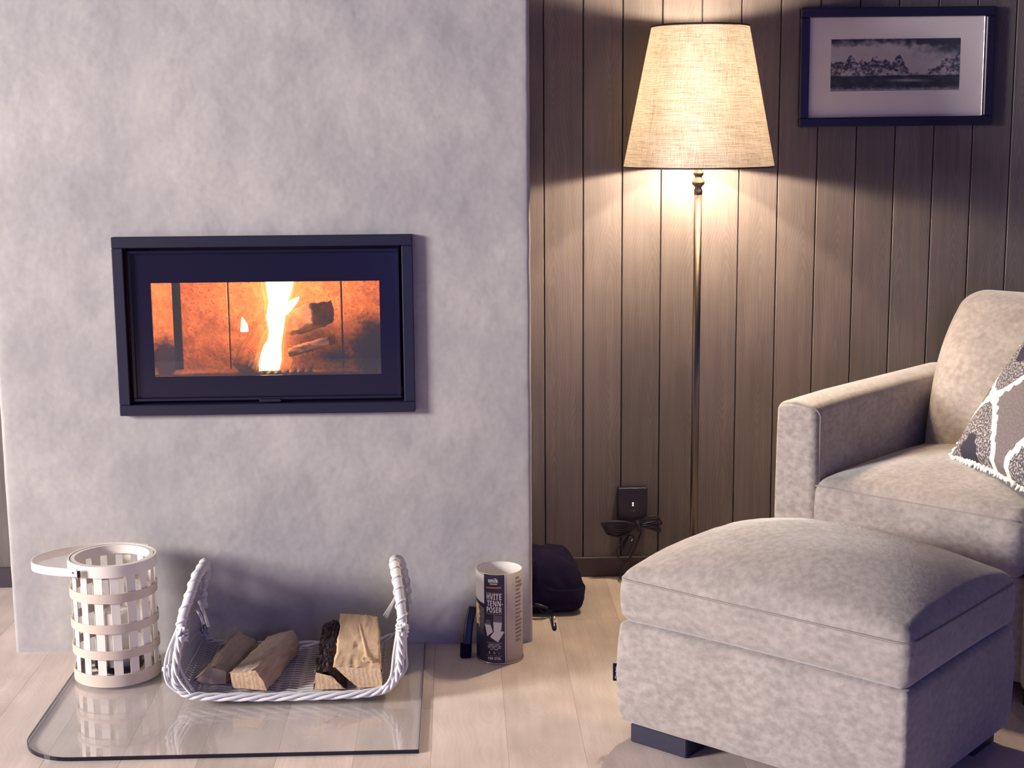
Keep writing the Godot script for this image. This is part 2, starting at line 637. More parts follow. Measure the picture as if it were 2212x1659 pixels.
func build_fireplace():
	var o = thing("fireplace_insert", "black steel fireplace insert with a wide glass door set in the plaster wall", "fireplace")
	bar_frame(-0.905, -0.118, 0.661, 1.137, 0.029, -0.01, 0.022, "surround_rail", M.iron, o)
	# door: dark printed border round the clear window
	var door = Node3D.new()
	door.name = "door"
	o.add_child(door)
	bar_frame(-0.868, -0.155, 0.698, 1.100, 0.008, -0.012, 0.012, "door_rail", M.iron_gloss, door, 0.001)
	var wx0 = -0.811
	var wx1 = -0.208
	var wy0 = 0.763
	var wy1 = 1.014
	var s = Shape.new()
	s.box(Vector3(-0.862, 0.704, -0.004), Vector3(wx0, 1.094, 0.004))
	s.box(Vector3(wx1, 0.704, -0.004), Vector3(-0.161, 1.094, 0.004))
	s.box(Vector3(wx0, 0.704, -0.004), Vector3(wx1, wy0, 0.004))
	s.box(Vector3(wx0, wy1, -0.004), Vector3(wx1, 1.094, 0.004))
	put("printed_glass_border", s.done(false), M.iron_gloss, door)
	s = Shape.new()
	s.quad(Vector3(wx0, wy0, 0.0035), Vector3(wx0, wy1, 0.0035), Vector3(wx1, wy1, 0.0035), Vector3(wx1, wy0, 0.0035))
	put("glass_pane", s.done(false), M.pane, door)
	put("door_latch", cbox(Vector3(0.058, 0.009, 0.016), 0.002), M.iron, door, Vector3(-0.505, 0.697, 0.010))
	# soot burnt onto the inside of the pane
	var sw = 320
	var sh = 136
	var n1 = noise_bytes(sw, sh, 0.02, 61, 4)
	var n2 = noise_bytes(sw, sh, 0.12, 62, 3)
	var bytes = PackedByteArray()
	bytes.resize(sw * sh * 4)
	for y in sh:
		for x in sw:
			var u = float(x) / sw
			var v = 1.0 - float(y) / sh
			var a = (n1[y * sw + x] / 255.0 - 0.5) * 0.55 + (n2[y * sw + x] / 255.0 - 0.5) * 0.30
			var lump = maxf(1.0 - Vector2((u - 0.045) / 0.10, (v - 0.18) / 0.34).length(), 1.0 - Vector2((u - 0.965) / 0.13, (v - 0.24) / 0.50).length())
			lump = maxf(lump, 1.0 - Vector2((u - 0.79) / 0.16, (v - 0.2) / 0.17).length() + -0.25)
			lump = maxf(lump, 0.9 - v / 0.055)
			lump = maxf(lump, 0.12 - v * 0.1)
			var t = smoothstep(-0.08, 0.62, lump + a * 0.75)
			var k = (y * sw + x) * 4
			bytes[k] = 34
			bytes[k + 1] = 27
			bytes[k + 2] = 46
			bytes[k + 3] = int(clampf(t, 0.0, 0.97) * 255.0)
	var soot = plain("soot", Color.WHITE, 0.9)
	soot.albedo_texture = ImageTexture.create_from_image(Image.create_from_data(sw, sh, false, Image.FORMAT_RGBA8, bytes))
	soot.metallic_specular = 0.05
	soot.transparency = BaseMaterial3D.TRANSPARENCY_ALPHA
	s = Shape.new()
	s.quad(Vector3(wx0, wy0, -0.002), Vector3(wx0, wy1, -0.002), Vector3(wx1, wy1, -0.002), Vector3(wx1, wy0, -0.002), Vector2(0, 1), Vector2(0, 0), Vector2(1, 0), Vector2(1, 1))
	put("soot_film", s.done(false), soot, door)
	# firebox lined with fireclay plates
	var c1 = noise_bytes(256, 256, 0.03, 71, 4)
	var c2 = noise_bytes(256, 256, 0.12, 72, 3)
	var clay = textured("fireclay", picture(256, 256, func(x, y):
		var t = c1[y * 256 + x] / 255.0
		var d = c2[y * 256 + x] / 255.0
		var col = Color(0.52, 0.36, 0.28).lerp(Color(0.66, 0.50, 0.40), t)
		if d > 0.72 and t > 0.45:
			col = col.lerp(Color(0.30, 0.18, 0.16), 0.6)
		return col), 0.9, 3.0)
	relief(clay, grey_texture(256, 256, 0.08, 73, 4), 0.15)
	for x in [[-0.802, -0.667], [-0.663, -0.339], [-0.335, -0.165]]:
		put("fireclay_plate", cbox(Vector3(x[1] - x[0], 0.42, 0.03), 0.002), clay, o, Vector3((x[0] + x[1]) / 2, 0.90, -0.375))
	for x in [-0.836, -0.178]:
		put("fireclay_side_plate", cbox(Vector3(0.024, 0.42, 0.32), 0.002), clay, o, Vector3(x, 0.90, -0.196))
	put("firebox_floor", cbox(Vector3(0.72, 0.02, 0.34), 0.002), clay, o, Vector3(-0.512, 0.713, -0.195))
	put("baffle_plate", cbox(Vector3(0.72, 0.02, 0.34), 0.002), M.iron, o, Vector3(-0.512, 1.10, -0.195))
	s = Shape.new()
	s.box(Vector3(-0.90, 0.66, -0.42), Vector3(-0.884, 1.14, -0.02))
	s.box(Vector3(-0.14, 0.66, -0.42), Vector3(-0.124, 1.14, -0.02))
	s.box(Vector3(-0.884, 0.66, -0.42), Vector3(-0.14, 1.14, -0.392))
	s.box(Vector3(-0.884, 1.112, -0.392), Vector3(-0.14, 1.14, -0.02))
	s.box(Vector3(-0.884, 0.66, -0.392), Vector3(-0.14, 0.70, -0.02))
	put("steel_casing", s.done(false), M.iron, o)
	for k in 9:
		put("grate_bar", cbox(Vector3(0.010, 0.018, 0.20), 0.002), M.iron, o, Vector3(-0.60 + k * 0.022, 0.731, -0.17))
	# logs in the fire
	var ct = wood_texture(1, 64, 128, Color(0.52, 0.36, 0.26), Color(0.30, 0.19, 0.15), 81, 1.0)
	var char_wood = textured("charring_wood", ct, 0.9)
	fire_log("burning_log", "split log leaning to the left of the flame in the fireplace", char_wood, Vector3(-0.60, 0.755, -0.16), Vector3(-0.535, 0.885, -0.27), 0.055, 0.04)
	fire_log("burning_log", "square split log resting high to the right of the flame", char_wood, Vector3(-0.475, 0.862, -0.29), Vector3(-0.372, 0.915, -0.13), 0.07, 0.06)
	fire_log("burning_log", "thin split log lying low to the right of the flame", char_wood, Vector3(-0.47, 0.795, -0.20), Vector3(-0.35, 0.835, -0.16), 0.05, 0.022)
	# the flame: a bright core inside a thin orange veil
	var fl = thing("flame", "tall yellow flame burning between the logs in the fireplace", "flame", Vector3(-0.527, 0.745, -0.2))
	var core = plain("flame_core", Color(0.0, 0.0, 0.0), 1.0)
	core.emission_enabled = true
	core.emission = Color(1.0, 0.86, 0.58)
	core.emission_energy_multiplier = 10.0
	var veil = plain("flame_veil", Color(0.0, 0.0, 0.0, 0.30), 1.0)
	veil.transparency = BaseMaterial3D.TRANSPARENCY_ALPHA
	veil.emission_enabled = true
	veil.emission = Color(1.0, 0.60, 0.24)
	veil.emission_energy_multiplier = 2.2
	var prof = [[0.0, 0.022, 0.0], [0.03, 0.026, 0.006], [0.07, 0.020, 0.012], [0.11, 0.019, 0.018], [0.15, 0.027, 0.016], [0.19, 0.026, 0.022], [0.23, 0.034, 0.028], [0.275, 0.042, 0.034], [0.30, 0.046, 0.036], [0.325, 0.040, 0.038], [0.345, 0.01, 0.04]]
	put("flame_core", flame_mesh(prof, 1.0, 91), core, fl)
	put("flame_veil", flame_mesh(prof, 1.3, 92), veil, fl)
	var haze = plain("flame_haze", Color(0.0, 0.0, 0.0, 0.12), 1.0)
	haze.transparency = BaseMaterial3D.TRANSPARENCY_ALPHA
	haze.emission_enabled = true
	haze.emission = Color(1.0, 0.52, 0.22)
	haze.emission_energy_multiplier = 1.8
	put("flame_haze", flame_mesh(prof, 1.75, 96), haze, fl)
	put("flame_haze", flame_mesh(prof, 2.2, 97), haze, fl)
	var tongue = [[0.0, 0.012, 0.0], [0.02, 0.016, 0.008], [0.045, 0.013, 0.02], [0.062, 0.007, 0.03], [0.072, 0.001, 0.036]]
	put("flame_tongue", flame_mesh(tongue, 1.0, 93), core, fl, Vector3(0.025, 0.15, 0.0), Vector3(0, 0, -0.35))
	put("flame_tongue", flame_mesh(tongue, 0.8, 94), core, fl, Vector3(-0.02, 0.005, 0.03), Vector3(0, 0, 0.3))
	var small = thing("flame", "small triangular flame beside the leaning log in the fireplace", "flame", Vector3(-0.606, 0.848, -0.25))
	put("flame_tongue", flame_mesh([[0.0, 0.011, 0.0], [0.02, 0.009, 0.0], [0.04, 0.0015, -0.004]], 1.0, 95), core, small)
	omni("fire_light", Vector3(0.02, 0.2, 0.0), Color(1.0, 0.64, 0.38), 0.5, 0.05, fl)

func flame_mesh(prof, k, seed_):
	var s = Shape.new()
	var pts = PackedVector3Array()
	var tex = PackedVector2Array()
	var n = 14
	for j in prof.size():
		for i in n:
			var q = TAU * i / n
			var r = prof[j][1] * k * (1.0 + 0.14 * sin(q * 3.0 + seed_ + j * 0.9))
			pts.append(Vector3(prof[j][2] + cos(q) * r, prof[j][0], -sin(q) * r * 0.7))
			tex.append(Vector2.ZERO)
	s.grid(pts, tex, n, prof.size(), true)
	return s.done()

func fire_log(called, label, m, a, b, w, h):
	var o = thing(called, label, "log", (a + b) / 2, 0.0, "logs burning in the fireplace")
	var len_ = a.distance_to(b)
	var mesh = rbox(Vector3(w, h, len_), 0.005, 1, 6, func(p): return p + Vector3(0.004 * wave(p.z * 40.0 + p.y * 30.0), 0.004 * wave(p.z * 33.0 + p.x * 50.0 + 2.0), 0.0), 8.0)
	var piece = put("split_wood", mesh, m, o)
	piece.basis = Basis.looking_at(b - a, Vector3.UP)

# ------------------------------------------------------------------ seating
func build_ottoman():
	var W = 0.716
	var D = 0.545
	var k = on_y(1335, 1557, 0.045)
	var o = thing("footstool", "large grey velvet footstool with a puffed cushion and dark block feet", "footstool", Vector3(k.x, 0, k.z), deg_to_rad(-42.3))
	var body = rbox(Vector3(W, 0.243, D), 0.014, 3, 8, func(p):
		return p + Vector3(0.006 * signf(p.x) * (1.0 - pow(p.y / 0.122, 2.0)) * (1.0 if absf(p.x) > W / 2 - 0.02 else 0.0), 0, 0.008 * signf(p.z) * (1.0 - pow(p.y / 0.122, 2.0)) * (1.0 if absf(p.z) > D / 2 - 0.02 else 0.0)))
	put("upholstered_body", body, M.velvet, o, Vector3(W / 2, 0.1665, -D / 2))
	var cu = rbox(Vector3(W - 0.006, 0.125, D - 0.006), 0.026, 4, 12, func(p):
		var a = 1.0 - pow(absf(p.x) / (W / 2), 2.4)
		var b = 1.0 - pow(absf(p.z) / (D / 2), 2.4)
		var q = p
		if p.y > 0.0:
			q.y += 0.091 * pow(maxf(a, 0.0), 0.75) * pow(maxf(b, 0.0), 0.75) * (p.y / 0.0625)
			q.y -= 0.006 * wave(p.x * 4.0 + p.z * 5.0) * a * b
		var side = 1.0 - pow(p.y / 0.0625, 2.0)
		q.x += 0.008 * signf(p.x) * side * (1.0 if absf(p.x) > W / 2 - 0.03 else 0.0)
		q.z += 0.008 * signf(p.z) * side * (1.0 if absf(p.z) > D / 2 - 0.03 else 0.0)
		q.y -= 0.004 * (1.0 - a) * (1.0 - b)
		return q)
	var cush = put("cushion", cu, M.velvet, o, Vector3(W / 2, 0.351, -D / 2))
	var seam = []
	for q in [[-1, 1], [1, 1], [1, -1], [-1, -1]]:
		for i in 5:
			var a = PI / 2 * i / 4.0
			var base = {Vector2i(-1, 1): PI, Vector2i(1, 1): PI / 2, Vector2i(1, -1): 0.0, Vector2i(-1, -1): -PI / 2}[Vector2i(q[0], q[1])]
			var ang = base - a
			seam.append(Vector3(q[0] * (W / 2 - 0.03) + 0.0325 * cos(ang), 0.040, q[1] * (D / 2 - 0.03) + 0.0325 * sin(ang)))
	put("seam_piping", tube(seam, 0.0026, 6, true), M.velvet_piping, cush)
	for x in [0.109, W - 0.109]:
		for z in [-0.062, -D + 0.062]:
			put("leg", cbox(Vector3(0.156, 0.046, 0.112), 0.003), M.leg_dark, o, Vector3(x, 0.023, z))
	# woven maker's tag sewn into the corner seam
	var t = put("fabric_tag", cbox(Vector3(0.018, 0.043, 0.0012), 0.0004), M.black_cloth, o, Vector3(-0.013, 0.158, -0.012), Vector3(0, deg_to_rad(35), 0))
	var script = []
	for p in [[-0.2, -0.92], [-0.55, -0.8], [-0.5, -0.62], [0.3, -0.7], [0.1, -0.5], [-0.3, -0.45], [-0.1, -0.3], [0.35, -0.3], [-0.3, -0.15], [0.55, -0.05], [-0.35, 0.05], [-0.2, 0.22], [0.1, 0.3], [-0.3, 0.4], [0.6, 0.48], [-0.3, 0.58], [-0.1, 0.7], [0.3, 0.75], [-0.1, 0.86]]:
		script.append(Vector3(p[0] * 0.0062, p[1] * 0.0175, 0.0009))
	put("stitched_signature", tube(smooth_path(script, 4), 0.0006, 5), M.willow, t)

func build_armchair():
	var A = on_y(1675, 872, 0.68)
	var o = thing("armchair", "grey velvet armchair with square arms standing in the panelled corner", "armchair", Vector3(A.x, 0, A.z), deg_to_rad(-45))
	var arm = rbox(Vector3(0.122, 0.63, 0.84), 0.020, 4, 8, func(p):
		var q = p
		if p.y > 0.25:
			q.y += 0.010 * (1.0 - pow(p.x / 0.061, 2.0)) - 0.012 * maxf(0.0, p.z / 0.42 - 0.5)
		q.x += 0.004 * signf(p.x) * (1.0 - pow(p.y / 0.31, 2.0))
		return q)
	var rim = []
	for i in 13:
		rim.append(Vector3(0.0645, -0.30 + 0.585 * i / 12.0, 0.398))
	for i in range(1, 9):
		var a = PI / 2 * i / 8.0
		rim.append(Vector3(0.0445 + 0.020 * cos(a), 0.285 + 0.024 * sin(a), 0.398 + 0.002 * i))
	rim.append(Vector3(0.0, 0.316, 0.412))
	rim.append(Vector3(-0.045, 0.307, 0.412))
	for sx in [0.061, 0.767]:
		var part = put("armrest", arm, M.velvet, o, Vector3(sx, 0.373, -0.42))
		put("seam_piping", tube(rim, 0.003, 6), M.velvet_piping, part)
	put("seat_base", rbox(Vector3(0.584, 0.27, 0.76), 0.012, 2, 4), M.velvet, o, Vector3(0.414, 0.195, -0.42))
	var W = 0.578
	var D = 0.70
	var seat = put("seat_cushion", rbox(Vector3(W, 0.165, D), 0.035, 4, 12, func(p):
		var a = maxf(0.0, 1.0 - pow(absf(p.x) / (W / 2), 2.5))
		var b = maxf(0.0, 1.0 - pow(absf(p.z) / (D / 2), 2.5))
		var q = p
		if p.y > 0.0:
			q.y += 0.040 * pow(a, 0.8) * pow(b, 0.7) * (p.y / 0.0825) + 0.003 * wave(p.x * 6.0 + p.z * 3.0) * a * b
		q.z += 0.014 * signf(p.z) * (1.0 - pow(p.y / 0.0825, 2.0)) * (1.0 if absf(p.z) > D / 2 - 0.04 else 0.0)
		return q), M.velvet, o, Vector3(0.412, 0.412, -0.345))
	var line = []
	for i in 21:
		line.append(Vector3(lerpf(-W / 2 + 0.01, W / 2 - 0.01, i / 20.0), 0.066, D / 2 + 0.0005))
	put("seam_piping", tube(line, 0.0022, 6), M.velvet_piping, seat)
	put("back_frame", rbox(Vector3(0.584, 0.62, 0.12), 0.02, 2, 4), M.velvet, o, Vector3(0.414, 0.43, -0.775))
	# back cushion leaning back over the frame
	var bw = 0.54
	var bh = 0.54
	put("back_cushion", rbox(Vector3(bw, bh, 0.19), 0.06, 5, 12, func(p):
		var a = maxf(0.0, 1.0 - pow(absf(p.x) / (bw / 2), 2.6))
		var b = maxf(0.0, 1.0 - pow(absf(p.y) / (bh / 2), 2.6))
		var q = p
		q.z += 0.05 * signf(p.z) * a * b * absf(p.z) / 0.095
		var up = clampf((p.y + 0.05) / 0.32, 0.0, 1.0)
		q.z -= 0.115 * up * up
		q.x -= 0.012 * b * -signf(p.x) * absf(p.x) / (bw / 2)
		return q), M.velvet, o, Vector3(0.425, 0.690, -0.660), Vector3(deg_to_rad(-15), 0, 0))
	for x in [0.09, 0.74]:
		for z in [-0.1, -0.74]:
			put("leg", cbox(Vector3(0.09, 0.064, 0.09), 0.003), M.leg_dark, o, Vector3(x, 0.032, z))

func build_pillow():
	var a = on_y(2055, 985, 0.540)
	var b = on_y(2205, 1056, 0.535)
	var e1 = (b - a)
	var side = 0.40
	var ux = e1.normalized()
	var out = Vector3(-0.85, 0.45, 0.3)
	var uy = (Vector3(0.52, 0.80, -0.1) - ux * Vector3(0.52, 0.80, -0.1).dot(ux)).normalized()
	var uz = ux.cross(uy)
	var c = a + ux * side / 2 + uy * side / 2
	# white ogee lattice with stepped corners on grey, speckled inside the lobes
	var n1 = noise_bytes(256, 256, 0.15, 101, 2)
	var tex = picture(512, 512, func(x, y):
		var u = x / 512.0 * 2.0
		var v = y / 512.0 * 2.0
		var n = n1[(y % 256) * 256 + x % 256] / 255.0
		var band = 9.0
		var col = Color(0.50, 0.46, 0.46)
		for cell in [Vector2(0.5, 0.5), Vector2(1.5, 0.5), Vector2(0.5, 1.5), Vector2(1.5, 1.5), Vector2(1, 1), Vector2(0, 0), Vector2(2, 0), Vector2(0, 2), Vector2(2, 2), Vector2(1, 0), Vector2(0, 1), Vector2(2, 1), Vector2(1, 2)]:
			var d = (Vector2(u, v) - cell).abs()
			d = Vector2(floorf(d.x * 14.0) / 14.0 * 0.35 + d.x * 0.65, floorf(d.y * 14.0) / 14.0 * 0.35 + d.y * 0.65)
			var l = pow(pow(d.x / 0.40, 1.35) + pow(d.y / 0.50, 1.35), 1.0 / 1.35)
			if absf(cell.x - roundf(cell.x)) > 0.1:
				if absf(l - 0.97) < band * 0.01:
					return Color(0.97, 0.95, 0.93)
				if l < 0.90:
					col = Color(0.36, 0.34, 0.37) if n < 0.55 else Color(0.72, 0.69, 0.68)
					if l < 0.30:
						col = Color(0.20, 0.19, 0.26)
		var k = 0.88 + n * 0.24
		return Color(col.r * k, col.g * k, col.b * k))
	var cover = textured("pillow_print", tex, 0.9)
	cover.texture_repeat = true
	var o = thing("throw_pillow", "grey throw pillow with white trellis pattern and cream fringe on the armchair", "pillow", c)
	o.basis = Basis(ux, uy, uz)
	var h = side / 2
	var s = Shape.new()
	for sg in [1.0, -1.0]:
		var pts = PackedVector3Array()
		var tx = PackedVector2Array()
		for j in 21:
			for i in 21:
				var p = Vector2(i / 10.0 - 1.0, j / 10.0 - 1.0)
				var puff = pow(maxf(0.0, (1.0 - p.x * p.x) * (1.0 - p.y * p.y)), 0.42)
				var pinch = 1.0 - 0.05 * (1.0 - absf(p.x * p.y))
				pts.append(Vector3(p.x * h * (1.0 - 0.06 * (1.0 - p.y * p.y)) , p.y * h * (1.0 - 0.06 * (1.0 - p.x * p.x)), sg * 0.062 * puff))
				tx.append(Vector2(i / 20.0 * 0.62 + 0.1, 0.78 - j / 20.0 * 0.62))
		if sg < 0:
			for j in 21:
				for i in 10:
					var t = pts[j * 21 + i]
					pts[j * 21 + i] = pts[j * 21 + 20 - i]
					pts[j * 21 + 20 - i] = t
		s.grid(pts, tx, 21, 21)
	put("cover", s.done(), cover, o)
	# fringe: short cream tufts along the four edges
	s = Shape.new()
	rng.seed = 17
	for e in 4:
		for i in 60:
			var t = i / 29.5 - 1.0
			var r = h * (1.0 - 0.06 * (1.0 - t * t))
			var p = [Vector2(t * h, -r), Vector2(t * h, r), Vector2(-r, t * h), Vector2(r, t * h)][e]
			var d = [Vector2(0, -1), Vector2(0, 1), Vector2(-1, 0), Vector2(1, 0)][e]
			var q = Vector3(p.x, p.y, rng.randf_range(-0.003, 0.003))
			var dd = Vector3(d.x, d.y, 0) * rng.randf_range(0.007, 0.013) + Vector3(rng.randf_range(-0.005, 0.005), rng.randf_range(-0.005, 0.005), rng.randf_range(-0.007, 0.007))
			tube_into(s, [q - dd * 0.3, q + dd * 0.5, q + dd], [0.0045, 0.0045, 0.002], 5)
	var fr = put("fringe", s.done(), M.wax, o)
	fr.set_meta("kind", "stuff")
	fr.set_meta("label", "cream tufted fringe")

# ------------------------------------------------------------------ floor lamp
func build_lamp():
	var at = Vector3(0.699, 0, -0.36)
	var o = thing("floor_lamp", "tall steel floor lamp with a lit linen shade by the panelled wall", "floor lamp", at)
	put("base", lathe([Vector2(0, 0), Vector2(0.135, 0), Vector2(0.14, 0.006), Vector2(0.135, 0.014), Vector2(0.05, 0.024), Vector2(0.016, 0.035), Vector2(0, 0.035)], 40), M.brushed_steel, o)
	put("pole", lathe([Vector2(0.0, 0.02), Vector2(0.0116, 0.02), Vector2(0.0116, 1.222), Vector2(0.0, 1.215)], 20), M.brushed_steel, o)
	put("finial", lathe([Vector2(0.0116, 1.215), Vector2(0.0125, 1.228), Vector2(0.0095, 1.236), Vector2(0.0120, 1.240), Vector2(0.0180, 1.246), Vector2(0.0186, 1.252), Vector2(0.0135, 1.260), Vector2(0.0105, 1.265), Vector2(0.0110, 1.269), Vector2(0.0150, 1.274), Vector2(0.0145, 1.280), Vector2(0.0105, 1.286), Vector2(0.0105, 1.30), Vector2(0.0, 1.30)], 24), M.brushed_steel, o)
	put("socket", lathe([Vector2(0.0, 1.298), Vector2(0.015, 1.298), Vector2(0.016, 1.322), Vector2(0.0, 1.322)], 20), M.white_trim, o)
	var glow = plain("bulb_glow", Color(1, 0.9, 0.75), 0.5)
	glow.emission_enabled = true
	glow.emission = Color(1.0, 0.86, 0.64)
	glow.emission_energy_multiplier = 6.0
	put("bulb", lathe([Vector2(0.0, 1.320), Vector2(0.014, 1.322), Vector2(0.017, 1.34), Vector2(0.017, 1.655), Vector2(0.013, 1.668), Vector2(0.0, 1.672)], 20), glow, o)
	for k in 3:
		omni("bulb_light", Vector3(0, [1.342, 1.50, 1.652][k], 0), Color(1.0, 0.905, 0.77), [0.85, 0.75, 0.45][k], 0.015, o)
	# linen shade: uneven slubbed weave
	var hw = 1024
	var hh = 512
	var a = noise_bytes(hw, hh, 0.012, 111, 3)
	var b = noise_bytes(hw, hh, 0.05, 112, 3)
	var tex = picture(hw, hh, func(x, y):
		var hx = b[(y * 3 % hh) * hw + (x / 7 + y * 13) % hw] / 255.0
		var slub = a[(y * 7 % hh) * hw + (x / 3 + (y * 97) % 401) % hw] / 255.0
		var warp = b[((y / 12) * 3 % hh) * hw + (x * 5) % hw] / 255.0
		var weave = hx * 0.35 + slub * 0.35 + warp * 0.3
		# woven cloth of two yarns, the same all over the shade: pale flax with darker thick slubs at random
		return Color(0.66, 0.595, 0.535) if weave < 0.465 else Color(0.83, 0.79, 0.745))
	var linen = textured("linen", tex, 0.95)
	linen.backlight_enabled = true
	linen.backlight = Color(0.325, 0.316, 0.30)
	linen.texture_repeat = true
	var Y0 = 1.296
	var Y1 = 1.690
	var R0 = 0.2165
	var R1 = 0.1385
	var s = Shape.new()
	var pts = PackedVector3Array()
	var tx = PackedVector2Array()
	for j in 9:
		for i in 65:
			var q = TAU * i / 64.0
			var t = j / 8.0
			var r = lerpf(R0, R1, t)
			pts.append(Vector3(cos(q) * r, lerpf(Y0, Y1, t), -sin(q) * r))
			tx.append(Vector2(i / 64.0 * 2.0, 1.0 - t))
	s.grid(pts, tx, 65, 9)
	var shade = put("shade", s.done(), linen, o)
	for e in [[Y0, R0], [Y1, R1]]:
		var ring = []
		for i in 64:
			var q = TAU * i / 64.0
			ring.append(Vector3(cos(q) * e[1], e[0], -sin(q) * e[1]))
		put("rim_binding", tube(ring, 0.0028, 6, true), M.dark_trim, shade)
	for i in 3:
		var q = TAU * i / 3.0 + 0.4
		put("shade_spoke", tube([Vector3(0.016 * cos(q), 1.428, 0.016 * sin(q)), Vector3(0.1 * cos(q), 1.428, 0.1 * sin(q)), Vector3(0.184 * cos(q), 1.428, 0.184 * sin(q))], 0.0018, 6), M.brushed_steel, shade)

# ------------------------------------------------------------------ picture on the wall
func build_picture():
	var x0 = 1.039
	var x1 = 1.630
	var y0 = 1.406
	var y1 = 1.758
	var c = Vector3((x0 + x1) / 2, (y0 + y1) / 2, -0.61)
	var o = thing("framed_picture", "black framed mountain landscape print with a wide cream mount on the panelling", "picture", c)
	o.rotation.z = 0.006
	var w = x1 - x0
	var h = y1 - y0
	bar_frame(-w / 2, w / 2, -h / 2, h / 2, 0.028, 0.0, 0.026, "frame_rail", M.frame_black, o, 0.003)
	put("rail_highlight", cbox(Vector3(0.004, h - 0.056, 0.006), 0.0012), M.chrome, o, Vector3(w / 2 - 0.030, 0, 0.013))  # chrome strip on the right rail alone, modelling its line of reflected light
	put("mount", cbox(Vector3(w - 0.05, h - 0.05, 0.004), 0.0005), plain("mount_card", Color(0.95, 0.91, 0.88), 0.9), o, Vector3(0, 0, 0.008))
	var g = noise_bytes(512, 256, 0.02, 121, 5)
	var g2 = noise_bytes(512, 256, 0.05, 122, 4)
	var g3 = noise_bytes(512, 256, 0.006, 123, 2)
	var ridge = []
	for x in 512:
		var u = x / 512.0
		var r = 0.56
		if u < 0.64:
			r = 0.40 + 0.05 * sin(u * 31.0) + 0.035 * sin(u * 67.0 + 1.0) - 0.05 * exp(-pow((u - 0.5) / 0.03, 2.0)) + 0.30 * smoothstep(0.52, 0.66, u)
		else:
			r = 0.68 - 0.40 * smoothstep(0.68, 1.02, u) + 0.03 * sin(u * 55.0)
		ridge.append(r + (g2[x + 512 * 40] / 255.0 - 0.5) * 0.10)
	var paper = Color(0.80, 0.76, 0.74)
	var ink = Color(0.07, 0.07, 0.19)
	var tex = picture(512, 256, func(x, y):
		var u = x / 512.0
		var v = y / 256.0
		var n = g[y * 512 + x] / 255.0
		var m = g2[y * 512 + x] / 255.0
		var t = 0.06 * n
		var cloud = smoothstep(0.16, -0.02, v - 0.10 * n + 0.05 - 0.05 * absf(u - 0.4)) + smoothstep(0.62, 1.05, u + 0.35 * (0.45 - v) + 0.18 * (n - 0.5)) * smoothstep(0.5, 0.1, v)
		t += cloud * (0.55 + 0.5 * n)
		if v > ridge[x] and v < 0.70:
			t = maxf(t, clampf((n * 0.7 + m * 0.9 - 0.45) * 1.6 - smoothstep(0.5, 0.70, v) * 0.25, 0.06, 0.9))
		if v >= 0.69:
			var s_ = smoothstep(0.69, 0.73, v + 0.02 * n) * (1.0 - 0.75 * smoothstep(0.90, 0.99, v + 0.06 * (m - 0.5)))
			var gleam = exp(-pow((u - 0.60) / 0.16, 2.0)) * exp(-pow((v - 0.80 - 0.04 * (u - 0.6)) / 0.03, 2.0))
			t = s_ * (0.75 + 0.4 * n) * (1.0 - 0.75 * gleam)
		return paper.lerp(ink, clampf(t, 0.0, 1.0)))
	var s = Shape.new()
	var px0 = 1.135 - c.x
	var px1 = 1.529 - c.x
	var py0 = 1.512 - c.y
	var py1 = 1.666 - c.y
	s.quad(Vector3(px0, py0, 0.0105), Vector3(px0, py1, 0.0105), Vector3(px1, py1, 0.0105), Vector3(px1, py0, 0.0105), Vector2(0, 1), Vector2(0, 0), Vector2(1, 0), Vector2(1, 1))
	put("print", s.done(false), textured("landscape_print", tex, 0.85), o)
	s = Shape.new()
	s.quad(Vector3(-w / 2 + 0.026, -h / 2 + 0.026, 0.0145), Vector3(-w / 2 + 0.026, h / 2 - 0.026, 0.0145), Vector3(w / 2 - 0.026, h / 2 - 0.026, 0.0145), Vector3(w / 2 - 0.026, -h / 2 + 0.026, 0.0145))
	put("picture_glass", s.done(false), M.pane, o)

# ------------------------------------------------------------------ hearth
func build_hearth_glass():
	var o = thing("hearth_plate", "clear glass hearth plate with a rounded corner lying on the floor", "glass plate")
	var x0 = -1.024
	var x1 = -0.103
	var z0 = 0.012
	var z1 = 0.735
	var r = 0.13
	var line = [Vector2(x0, z0), Vector2(x1, z0)]
	for i in 4:
		line.append(Vector2(x1 - 0.004 * (1 - cos(PI / 2 * i / 3.0)), z1 - 0.004 + 0.004 * sin(PI / 2 * i / 3.0)))
	for i in 13:
		var a = PI / 2 * i / 12.0
		line.append(Vector2(x0 + r - r * sin(a), z1 - r + r * cos(a)))
	var top = PackedVector3Array()
	for p in line:
		top.append(Vector3(p.x, 0.0094, p.y))
	var s = Shape.new()
	s.fan(top)
	var under = PackedVector3Array()
	for i in top.size():
		under.append(top[top.size() - 1 - i] - Vector3(0, 0.0086, 0))
	s.fan(under)
	put("glass_sheet", s.done(false), M.pane, o)
	s = Shape.new()
	for i in range(1, line.size()):
		var a = line[i]
		var b = line[(i + 1) % line.size()]
		var d = (b - a).normalized()
		var n = Vector2(d.y, -d.x) * 0.0016
		s.quad(Vector3(a.x, 0.0003, a.y), Vector3(a.x, 0.0095, a.y), Vector3(b.x, 0.0095, b.y), Vector3(b.x, 0.0003, b.y))
		s.quad(Vector3(a.x, 0.0095, a.y), Vector3(a.x + n.x * -1.0, 0.0095, a.y + n.y * -1.0), Vector3(b.x - n.x, 0.0095, b.y - n.y), Vector3(b.x, 0.0095, b.y))
	put("polished_edge", s.done(false), M.glass_edge, o)

